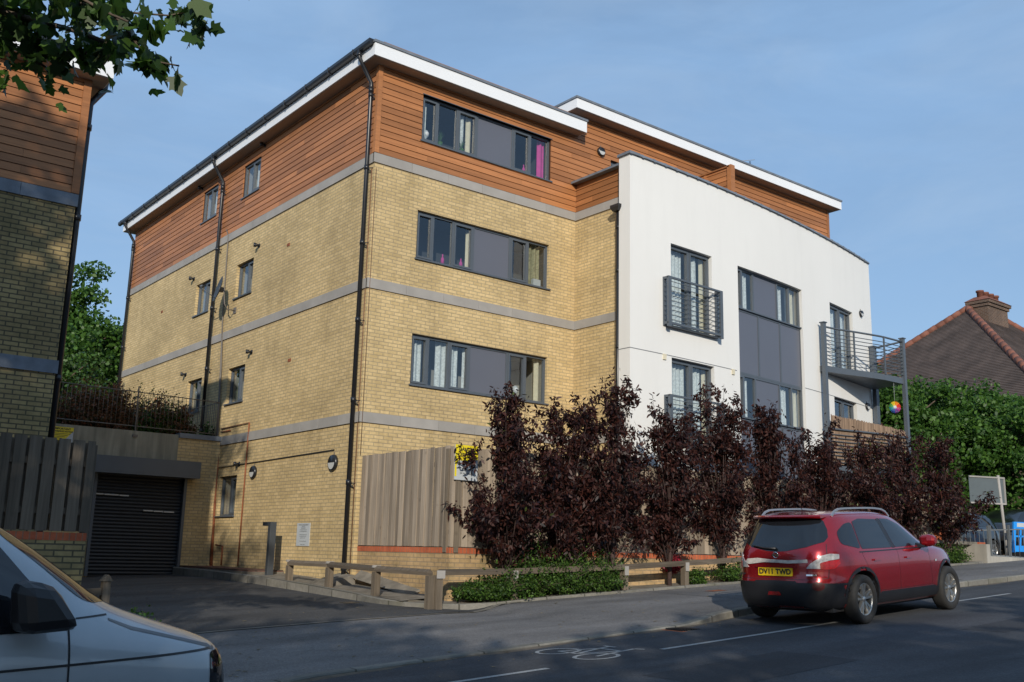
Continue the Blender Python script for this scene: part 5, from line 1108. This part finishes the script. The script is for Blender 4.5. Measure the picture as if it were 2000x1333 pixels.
# tailgate and bumper
P_ = lambda pts: pts+[(-a, b) for a, b in pts[::-1]]
patch(bv, P_([(0,1.02),(.16,1.03),(.45,1.085),(.64,1.155),(.655,1.22),(.62,1.33),(.56,1.44),(.52,1.475),(.25,1.482),(0,1.485)]), rear, .005, GL, CAR, 'rear_window', lmax=.08)
patch(bv, P_([(0,.28),(.50,.28),(.66,.30),(.78,.36),(.865,.48),(.865,.585),(.60,.60),(.36,.585),(.32,.62),(0,.625)]), rear, .014, M['trim'], CAR, 'rear_bumper', thick=1)
lr([(-.93,.20),(-.40,.20),(-.42,.30),(-.455,.42),(-.44,.50),(-.47,.545),(-.66,.59),(-.93,.60)], .014, M['trim'], CAR, 'bumper_corner', thick=1)
for sg in (-1, 1):
    fr = ((0,0,0),(0,1,0),(0,0,1),(math.cos(R(30)),sg*-1*math.sin(R(30)) if False else (-sg)*math.sin(R(30)),0))
    fr = ((0,0,0),(0.0,1.0,0),(0,0,1),(1,0,0))
    # lens wraps the corner: lay one piece on the tailgate side and one on the wing side
    patch(bv, rnd([(sg*.47,.795),(sg*.71,.79),(sg*.71,.97),(sg*.63,.94),(sg*.53,.865)] if sg > 0 else [(sg*.47,.795),(sg*.53,.865),(sg*.63,.94),(sg*.71,.97),(sg*.71,.79)], .015), rear, .010, M['clear_lens'], CAR, 'tail_lamp', thick=1, lmax=.03)
    dg_ = Vector((math.cos(R(40)), -sg*math.sin(R(40)), 0)); ta = Vector((0,0,1)).cross(dg_)  # oblique view onto the rear corner
    O_ = Vector((-.80, sg*.80, 0)); s2 = -1 if ta.x > 0 else 1
    q = lambda pts: [(p[0]*(1 if ta.x > 0 else -1), p[1]) for p in pts]
    patch(bv, rnd(q([(-.10,.785),(.00,.78),(.10,.785),(.20,.86),(.19,.915),(.0,.895),(-.10,.87)]), .015), (O_, ta, (0,0,1), dg_), .012, M['red_lens'], CAR, 'tail_lamp', thick=1, lmax=.03)
    patch(bv, rnd(q([(-.10,.875),(.0,.90),(.185,.92),(.19,.985),(.05,.995),(-.10,.965)]), .015), (O_, ta, (0,0,1), dg_), .012, M['clear_lens'], CAR, 'tail_lamp', thick=1, lmax=.03)
for seam in ([(-.715,.66),(-.709,.66),(-.716,.80),(-.694,.99),(-.66,1.13),(-.666,1.13),(-.70,.99),(-.722,.80)],[(.715,.66),(.709,.66),(.716,.80),(.694,.99),(.66,1.13),(.666,1.13),(.70,.99),(.722,.80)],[(-.71,.664),(-.55,.645),(.55,.645),(.71,.664),(.71,.658),(.55,.639),(-.55,.639),(-.71,.658)]):
    patch(bv, seam, rear, .0015, M['trim'], CAR, 'tailgate_seam')
NPx = patch(bv, rnd([(-.27,.685),(.29,.685),(.29,.805),(-.27,.805)], .01), rear, .014, M['plate'], CAR, 'number_plate', thick=1)
hh = bv.ray_cast(Vector((-3,0,.745)), Vector((1,0,0)))[0]
textmesh('DV11 TWD', .104, (hh.x-.018, .01, .743), (0,-1,0), (0,0,1), M['ink'], CAR, 'plate_lettering', ext=.0035)
patch(bv, rnd([(-.32,.83),(-.34,.80),(.34,.80),(.32,.83)], .01), rear, .02, M['red'], CAR, 'plate_garnish', thick=1)
patch(bv, [(-.50,.875),(-.49,.92),(-.2,.905),(.1,.915),(.30,.93),(.49,.915),(.53,.875),(.50,.845),(.45,.84),(.2,.872),(-.05,.868),(-.2,.86)], rear, .012, M['tape'], CAR, 'tape_strip')
m = MB(); c = (bv.ray_cast(Vector((-3,0,.975)), Vector((1,0,0)))[0].x-.005, .0, .975); m.lathe([(.034,-.0),(.046,-.0),(.046,.012),(.034,.012),(.034,0)], c, (-1,0,-.1), 24); m.box(c[0]-.014,c[0]-.004,-.055,.055,.963,.987); m.build('tailgate_emblem', M['chrome'], CAR, local=True)
def reartext(t_, s_, y, z, mt_=None): 
    q = bv.ray_cast(Vector((-3,y,z)), Vector((1,0,0)))[0]; textmesh(t_, s_, (q.x-.006,y,z), (0,-1,0), (0,0,1), mt_ or M['chrome'], CAR, 'badge_lettering', ext=.001)
reartext('QASHQAI', .042, .56, .70); 
patch(bv, rnd([(-.60,.695),(-.47,.695),(-.47,.715),(-.60,.715)], .005), rear, .006, M['chrome'], CAR, 'badge')
M['reflector'] = plain('dark_red_reflector', (0.07,0.006,0.006), .3, var=.2, vs=30)
patch(bv, rnd([(-.10,.42),(.12,.42),(.10,.47),(-.08,.47)], .015), rear, .022, M['red_lens'], CAR, 'rear_fog_lamp')
patch(bv, [(-.62+.065*math.cos(k*math.pi/10),.555+.06*math.sin(k*math.pi/10)) for k in range(20)], rear, .02, M['reflector'], CAR, 'reflector', lmax=.04)
patch(bv, [(.70+.05*math.cos(k*math.pi/10),.545+.05*math.sin(k*math.pi/10)) for k in range(20)], rear, .02, M['reflector'], CAR, 'reflector', lmax=.04)
m = MB(); q = [bv.ray_cast(Vector((-3,y,z)), Vector((1,0,0)))[0]+Vector((-.03,0,0)) for y, z in ((.0,1.065),(.22,1.075),(.42,1.10))]; m.tube(q, [.02,.013,.008], 8); m.build('rear_wiper', M['trim'], CAR, local=True)
# roof spoiler lip, rails, aerial, mirrors
m = MB(); sp = []
for y in [(-.56+1.12*i/16) for i in range(17)]:
    k = 1-abs(y/.56)**4; xx = -.545-.13*k-.0; sp.append([(xx+.02,y,1.495-.01*(1-k)),(xx,y,1.515),(xx+.03,y,1.535),(-.36,y,1.562-.05*abs(y/.56)**3),(-.40,y,1.50)])
for a, b in zip(sp, sp[1:]):
    for k in range(5): m.face([a[k], a[(k+1) % 5], b[(k+1) % 5], b[k]], .5, True)
m.face(sp[0], .5); m.face(sp[-1], .5); m.build('rear_spoiler', M['red'], CAR, local=True)
for sg in (-1, 1):
    m = MB(); n_ = 16; pts = []
    for i in range(n_+1):
        t = i/n_; x = -.28+1.75*t; y = sg*(.585-.02*t); h = bv.ray_cast(Vector((x,y,3)), Vector((0,0,-1)))[0]; lift = .07*min(1, min(t,1-t)/.10)**.6 if 0 < t < 1 else 0; pts.append(Vector((x,y,h.z+lift+.0)))
    for a, b in zip(pts, pts[1:]): m.beam(a, b, .026, .026)
    m.build('roof_rail', M['silver'], CAR, local=True)
    m = MB(); rr_ = []
    for (yy, sx, sz) in ((.0,.055,.06),(.04,.085,.085),(.13,.10,.095),(.20,.085,.08),(.235,.045,.045)):
        rr_.append([(1.86+sx*math.cos(2*math.pi*k/16)*(1.25 if math.cos(2*math.pi*k/16) > 0 else .75), sg*(.87+yy), 1.115+sz*math.copysign(abs(math.sin(2*math.pi*k/16))**.7, math.sin(2*math.pi*k/16))) for k in range(16)])
    for a, b in zip(rr_, rr_[1:]):
        for k in range(16): m.face([a[k],a[(k+1)%16],b[(k+1)%16],b[k]], .5, True)
    m.face(rr_[0], .5); m.face(rr_[-1], .5); m.build('door_mirror', M['red'], CAR, local=True)
    m = MB(); m.hexa([(1.80,sg*.80,1.00),(1.92,sg*.80,1.0),(1.92,sg*.95,1.01),(1.80,sg*.95,1.01),(1.82,sg*.79,1.08),(1.92,sg*.79,1.08),(1.90,sg*.95,1.05),(1.82,sg*.95,1.05)]); m.build('mirror_arm', M['trim'], CAR, local=True)
    wheel(CAR, 0, sg*.785, sg); wheel(CAR, WB, sg*.785, sg)
m = MB(); m.tube([(-.05,0,1.59),(-.22,0,1.72)], .005, 6); m.build('aerial', M['trim'], CAR, local=True)
m = MB(); m.box(-.6,3.4,-.70,.70,.19,.30); m.box(-.35,.35,-.62,.62,.2,.62); m.box(WB-.35,WB+.35,-.62,.62,.2,.62); m.build('underbody', M['interior'], CAR, local=True)
# white van passing at the lower left; local x forward from its nose, right side nearest
VF = Vector((math.cos(R(4)), math.sin(R(4)), .03)).normalized()
VAN = root('white_van', (0,0,0), 'white van passing close by at the bottom left, with a black wing mirror', 'van', mat=place(-7.05,-10.15,-1.57,VF.x,VF.y,VF.z))
SV = [(.18,-4.5,-.12,.80),(.30,-4.6,-.02,.88),(.50,-4.62,.0,.92),(.70,-4.62,.0,.93),(.86,-4.62,-.04,.93),(.95,-4.62,-.12,.925),(1.03,-4.61,-.34,.915),(1.12,-4.60,-.60,.895),(1.20,-4.59,-.82,.875),(1.28,-4.58,-.97,.862),
      (1.45,-4.55,-1.18,.84),(1.65,-4.50,-1.46,.81),(1.82,-4.45,-1.74,.77),(1.92,-4.3,-2.0,.70),(1.97,-4.0,-2.4,.5),(1.99,-3.8,-2.7,.2)]
vb, vv = slices(SV, 56, 8, 4.2, 2, [(-.86,.32,.40),(-3.8,.32,.40)], 'body', M['van_paint'], VAN)
vs_ = ((0,0,0),(1,0,0),(0,0,1),(0,1,0)); vf = ((0,0,0),(0,1,0),(0,0,1),(-1,0,0)); vl = ((0,0,0),(1,0,0),(0,0,1),(0,-1,0))
for fr in (vs_, vl):
    patch(vv, rnd([(-2.35,1.09),(-1.22,1.10),(-1.52,1.42),(-1.72,1.66),(-2.35,1.70)], .04), fr, .004, GL, VAN, 'side_window', lmax=.08)
    patch(vv, [(-3.4,.865),(-.20,.90),(-.20,.915),(-3.4,.88)], fr, .003, M['trim'], VAN, 'body_seam'); patch(vv, [(-1.28,.3),(-1.268,.3),(-1.268,1.12),(-1.28,1.12)], fr, .003, M['interior'], VAN, 'door_seam')
    patch(vv, [(-1.22,1.155),(-1.0,1.165),(-1.0,1.175),(-1.22,1.165)], fr, .003, M['trim'], VAN, 'wing_seam')
    patch(vv, [(-1.0,1.15),(-.85,1.09),(-.45,.985),(-.26,.935),(-.20,.90),(-.22,.89),(-.28,.918),(-.46,.968),(-.86,1.072),(-1.0,1.135)], fr, .003, M['grey_ink'], VAN, 'bonnet_seam')
    patch(vv, rnd([(-.27,.64),(-.02,.64),(-.02,.895),(-.26,.885)], .03), fr, .006, M['autoglass'], VAN, 'headlamp', thick=1)
    patch(vv, rnd([(-.17,.79),(-.12,.79),(-.12,.85),(-.17,.85)], .01), fr, .010, M['chrome'], VAN, 'lamp_reflector')
ws = ((0,0,0),(0,1,0),(0,0,1),(-1,0,0))
patch(vv, rnd([(-.70,1.24),(.70,1.24),(.64,1.66),(.56,1.74),(-.56,1.74),(-.64,1.66)], .05), ws, .004, GL, VAN, 'windscreen', lmax=.1)
patch(vv, rnd([(-.55,.42),(.55,.42),(.6,.60),(.5,.80),(-.5,.80),(-.6,.60)], .04), ws, .006, M['trim'], VAN, 'grille')
for sg in (-1, 1):
    m = MB(); m.hexa([(-1.66,sg*.92,1.10),(-1.34,sg*.92,1.11),(-1.25,sg*1.14,1.12),(-1.60,sg*1.14,1.10),(-1.68,sg*.94,1.42),(-1.48,sg*.94,1.41),(-1.42,sg*1.12,1.36),(-1.64,sg*1.12,1.40)]); m.build('wing_mirror', M['trim'], VAN, bevel=.07, local=True)
    wheel(VAN, -.86, sg*.80, sg, .32, .2); wheel(VAN, -3.8, sg*.80, sg, .32, .2)
m = MB(); m.box(-4.3,-.3,-.72,.72,.17,.28); m.build('underbody', M['interior'], VAN, local=True)
# black cars parked beyond the railings
def farcar(x, y, yaw, label):
    c = root('parked_car', (0,0,0), label, 'car', 'dark cars parked beyond the railings', mat=place(x, y, H(x)+.02, math.cos(R(yaw)), math.sin(R(yaw)), .03))
    S2 = [(.18,-.8,3.3,.75),(.30,-.92,3.45,.85),(.55,-.95,3.5,.88),(.8,-.94,3.42,.87),(.92,-.9,3.2,.85),(1.0,-.86,2.5,.81),(1.2,-.74,2.15,.73),(1.4,-.5,1.7,.64),(1.47,-.2,1.3,.5),(1.5,.2,.9,.2)]
    b_, v_ = slices(S2, 40, 4.6, 3.3, 1, [(0,.33,.36),(2.6,.33,.36)], 'body', M['black_paint'], c)
    for d in (1, -1):
        fr = ((0,0,0),(1,0,0),(0,0,1),(0,d,0)); patch(v_, rnd([(-.4,1.03),(.85,1.0),(.8,1.36),(-.2,1.38)], .05), fr, .006, GL, c, 'rear_side_window'); patch(v_, rnd([(.92,1.0),(2.05,1.0),(1.5,1.33),(.88,1.37)], .05), fr, .006, GL, c, 'front_side_window')
        patch(v_, [(.84,1.0),(.92,1.0),(.86,1.38),(.80,1.37)], fr, .008, M['silver'], c, 'window_pillar')
    for sg in (-1, 1): wheel(c, 0, sg*.76, sg, .32); wheel(c, 2.6, sg*.76, sg, .32)
    return c
farcar(24.9, -1.6, 176, 'black car with alloy wheels parked behind the railings and blue barrier')
farcar(20.9, -1.5, 178, 'dark car whose alloy wheel shows between the bush and the railings')
# ------------------------------------------------------------------ street furniture at the right
SG = root('road_sign', (21.5,-2.45,.3), 'large grey back of a road sign on a steel pole', 'road sign')
zb = H(21.5)+.12; U_ = Vector((.94,-.34,0))
m = MB(); m.tube([(21.5,-2.45,zb),(21.32,-2.42,zb+2.5)], .045, 12); m.build('pole', M['band'], SG)
M['sign_back'] = plain('shaded_sign_back', (0.10,0.118,0.122), .5, 0, var=.06); m = MB(); c = Vector((21.05,-2.32,0)); a, b = c-U_*.85, c+U_*.50  # sign back darkened to carry its shade in the colour
m.beam((a.x,a.y,zb+2.02),(b.x,b.y,zb+2.02),.012,.86); m.build('plate', M['sign_back'], SG)
m = MB()
for z in (zb+1.62, zb+2.42): m.beam((a.x,a.y-.02,z),(b.x,b.y-.02,z),.03,.045)
m.beam((b.x,b.y-.015,zb+1.6),(b.x,b.y-.015,zb+2.44),.04,.04,(1,0,0)); m.build('channel', M['band'], SG)
M['rail_grey'] = plain('weathered_galvanised_rail', (.13,.14,.145), .6, .2, var=.15)
def guardrail(pts, label):
    t = root('guard_rail', (pts[0][0],pts[0][1],H(pts[0][0])), label, 'guard railing', 'grey pedestrian guard railings'); 
    p = MB(); r = MB(); b = MB()
    for i, q in enumerate(pts): z = H(q[0])+.05; p = MB(); p.box(q[0]-.03,q[0]+.03,q[1]-.03,q[1]+.03,z,z+1.08); p.build('post', M['rail_grey'], t)
    for s_, e in zip(pts, pts[1:]):
        for h in (.14, 1.0): r.beam((s_[0],s_[1],H(s_[0])+h),(e[0],e[1],H(e[0])+h),.03,.03)
        n_ = int((Vector(e)-Vector(s_)).length/.13)
        for k in range(1, n_): x = s_[0]+(e[0]-s_[0])*k/n_; y = s_[1]+(e[1]-s_[1])*k/n_; b.tube([(x,y,H(x)+.14),(x,y,H(x)+1.0)], .009, 5)
    r.build('rail', M['rail_grey'], t); b.build('bars', M['rail_grey'], t)
guardrail([(17.0,-2.3),(18.2,-2.75),(18.9,-3.2)], 'grey guard railing between the bush and the sign pole'); guardrail([(18.95,-3.22),(19.5,-3.5),(20.1,-3.9)], 'lower grey guard railing in front of the blue barrier')
BR = root('works_barrier', (21.5,-3.2,.36), 'blue plastic works barrier with a red and white band', 'barrier'); zb = .36; U_ = Vector((.93,-.36,0)); V_ = Vector((.36,.93,0)); o0 = Vector((20.75,-3.05,zb))
mB = lambda u,z,d: tuple(o0+U_*u+V_*(d+.12*(1-z))+Vector((0,0,z)))
m = MB(); m.mbox(mB,0,.09,.1,1.0,-.03,.03); m.mbox(mB,1.91,2.0,.1,1.0,-.03,.03); m.mbox(mB,.09,1.91,.80,1.0,-.03,.03); m.mbox(mB,.09,1.91,.12,.30,-.03,.03); m.mbox(mB,.09,1.91,.55,.60,-.025,.025)
for k in range(9): m.mbox(mB,.25+k*.185,.30+k*.185,.30,.80,-.025,.025)
m.build('frame', M['blue'], BR)
M['red_band'] = plain('red_reflective_band', (0.70,0.02,0.02), .4)
for k in range(4): m = MB(); m.mbox(mB,.12+k*.44,.56+k*.44,.85,.97,-.036,-.031); m.build('reflective_panel', M['white_sign'] if k % 2 == 0 else M['red_band'], BR)
for u in (.3, 1.6): m = MB(); m.box(*(lambda c: (c.x-.12,c.x+.12,c.y-.3,c.y+.3,zb-.03,zb+.12))(o0+U_*u+V_*.12)); m.build('foot', M['trim'], BR)
LW = root('low_concrete_wall', (17.5,-3.5,0), 'low rendered wall with a slab top stepping down beside the pavement', 'low wall')
m = MB(); m.hexa([(16.0,-3.9,-.3),(19.4,-3.9,-.3),(19.4,-3.6,-.3),(16.0,-3.6,-.3),(17.35,-3.9,.42),(19.4,-3.9,.12),(19.4,-3.6,.12),(17.35,-3.6,.42)]) if False else m.box(17.45,17.65,-3.85,-3.0,-.3,.62); m.hexa([(17.65,-3.84,-.3),(23.5,-3.84,-.2),(23.5,-2.0,-.2),(17.65,-2.0,-.3),(17.65,-3.84,.30),(23.5,-3.84,.26),(23.5,-2.0,.40),(17.65,-2.0,.36)])
m.build('wall', M['pale_conc'], LW); m = MB(); m.box(13.6,17.7,-3.20,-2.9,-.2,.6); m.box(13.5,17.75,-3.45,-2.85,.6,.68); m.build('slab_top', M['dirty_conc'], LW)
m = MB(); m.box(15.9,16.6,-3.40,-3.1,.68,.88); m.box(17.75,18.1,-3.5,-3.2,.5,.68); o = m.build('orange_block', M['orange_course'], LW)
BP = root('brick_gate_pier', (31,-1.3,H(31)), 'stone gate pier with a pitched cap at the right edge', 'gate pier')
m = MB(); m.box(30.3,31.6,-1.9,-.9,H(31)-.3,H(31)+2.15); m.build('pier', M['brown_brick'], BP)
m = MB(); m.hexa([(30.1,-2.05,H(31)+2.15),(31.8,-2.05,H(31)+2.15),(31.8,-.75,H(31)+2.15),(30.1,-.75,H(31)+2.15),(30.8,-1.45,H(31)+2.6),(31.1,-1.45,H(31)+2.6),(31.1,-1.35,H(31)+2.6),(30.8,-1.35,H(31)+2.6)]); m.build('cap', M['dirty_conc'], BP)
m = root('garden_wall', (36,-1.2,1), 'dark garden wall running behind the parked black cars', 'wall')
q = MB(); q.box(29.5,48,-2.5,-2.3,.2,2.0); q.build('brickwork', M['brown_brick'], m)
# ------------------------------------------------------------------ hipped roof house on the right
HS = root('hipped_roof_house', (46,8.8,1.3), 'house with a brown tiled hipped roof, orange ridge tiles and brick chimney', 'house')
A = Vector((42.3,8.8,13.75)); L = 8.2; dz = 7.4
E1 = A+Vector((-L,L,-dz)); E2 = A+Vector((-L,-L,-dz)); A2 = A+Vector((4.2,0,0)); E3 = A2+Vector((L,-L,-dz)); E4 = A2+Vector((L,L,-dz))
M['tiles'] = plain('brown_roof_tiles', (0.088,0.064,0.054), .9, var=.35, vs=1.3, bs=8, bst=.3)
M['tiles'].node_tree.nodes['Noise Texture'].inputs['Detail'].default_value = 9
def roofface(P, nm='roof'):
    m = MB(); m.face(P, .5); return m
m = MB()
def tiled(P, Q, S_, T):   # P,Q eave ends; S_,T ridge ends: stepped courses
    n = 76; dn_ = Vector((0,0,-.05)); m.face([P+dn_, Q+dn_, T+dn_, S_+dn_] if (S_-T).length > .01 else [P+dn_, Q+dn_, S_+dn_], .5)
    for k in range(n):
        a, b = k/n, (k+1)/n; up = (S_-P).cross(Q-P).normalized(); up = up if up.z > 0 else -up
        m.face([P.lerp(S_,a)+up*.028, Q.lerp(T,a)+up*.028, Q.lerp(T,b)+up*.0, P.lerp(S_,b)+up*.0], .5)
        m.face([P.lerp(S_,a)+up*.028, Q.lerp(T,a)+up*.028, Q.lerp(T,a)-up*.002, P.lerp(S_,a)-up*.002], .5)
tiled(E1,E2,A,A); tiled(E2,E3,A,A2); tiled(E3,E4,A2,A2); tiled(E4,E1,A2,A); ro = m.build('roof', M['tiles'], HS)
M['ridge'] = plain('orange_ridge_tiles', (0.20,0.078,0.05), .85, var=.35, vs=1.5)
m = MB()
for a, b in ((A,E1),(A,E2),(A,A2),(A2,E3),(A2,E4)):
    n = int((b-a).length/.5)
    for k in range(n): m.tube([a.lerp(b,k/n)+Vector((0,0,.03)), a.lerp(b,(k+.97)/n)+Vector((0,0,.03))], [.19,.17], 8)
m.build('ridge_tiles', M['ridge'], ro)
m = MB(); m.box(E1.x+.7,E3.x-.7,E2.y+.7,E1.y-.7,0,E1.z+.1); m.build('wall', M['brown_brick'], HS)
cc = Vector((43.75,8.35,-1.05)); m = MB(); m.box(cc.x-1.1,cc.x+1.1,cc.y-.5,cc.y+.5,11.3,13.85); m.box(cc.x-1.18,cc.x+1.18,cc.y-.58,cc.y+.58,13.85,14.02); m.box(cc.x-1.26,cc.x+1.26,cc.y-.66,cc.y+.66,14.02,14.18); ch_ = m.build('chimney', M['brown_brick'], HS)
m = MB(); m.hexa([(cc.x-1.3,cc.y-.7,14.18),(cc.x+1.3,cc.y-.7,14.18),(cc.x+1.3,cc.y+.7,14.18),(cc.x-1.3,cc.y+.7,14.18),(cc.x-.95,cc.y-.3,14.45),(cc.x+.95,cc.y-.3,14.45),(cc.x+.95,cc.y+.3,14.45),(cc.x-.95,cc.y+.3,14.45)]); m.build('chimney_cap', M['ridge'], ch_)
for k in range(4): m = MB(); m.lathe([(0,0),(.17,0),(.17,.32),(.21,.33),(.21,.42),(.15,.42),(.15,.25)], (cc.x-.84+k*.56,cc.y,14.37), (0,0,1), 14); m.build('chimney_pot', M['ridge'], ch_)
m = MB(); 
m.beam((cc.x-1.27,cc.y-.60,12.42),(cc.x+1.27,cc.y-.60,12.42),.04,.24); m.beam((cc.x+1.27,cc.y-.6,12.40),(cc.x+1.27,cc.y+.5,13.4),.06,.22); m.beam((cc.x-1.27,cc.y-.6,12.40),(cc.x-1.27,cc.y+.5,13.4),.06,.22); m.build('lead_flashing', M['band'], HS)
C2 = root('brick_chimney_stack', (26,4.2,6), 'short orange brick chimney behind the corner balcony post', 'chimney')
m = MB(); m.box(25.5,26.35,3.7,4.4,5.0,7.45); m.box(25.4,26.45,3.6,4.5,7.2,7.32); m.build('stack', M['brown_brick'], C2)
# two little antennas on the flat roof
for (x, y, h, l_, lab) in ((11.2,1.0,.55,.7,'small flat aerial on the white edged roof, nearer the middle'),(13.4,.6,.75,1.0,'thin steel aerial mast near the right end of the flat roof')):
    t = root('roof_aerial', (x,y,11.21), lab, 'aerial'); m = MB(); m.tube([(x,y,11.2),(x,y,11.21+h)], .03, 8); m.build('mast', M['chrome'], t); m = MB(); m.tube([(x-l_,y+.3,11.21+h*.7),(x+.1,y-.1,11.21+h+.05)], .008, 5); m.build('arm', M['band'], t)
# empty root left for the hedge: give it its foliage
hd = [o for o in bpy.data.objects if o.name.startswith('clipped_hedge')][0]
P = np.stack([rng.uniform(-26,14,9000), rng.uniform(-22.2,-21.0,9000), rng.uniform(-1.6,-.2,9000)], 1); leafmesh('foliage', P, .12, M['leaf_dark'], hd, .6)
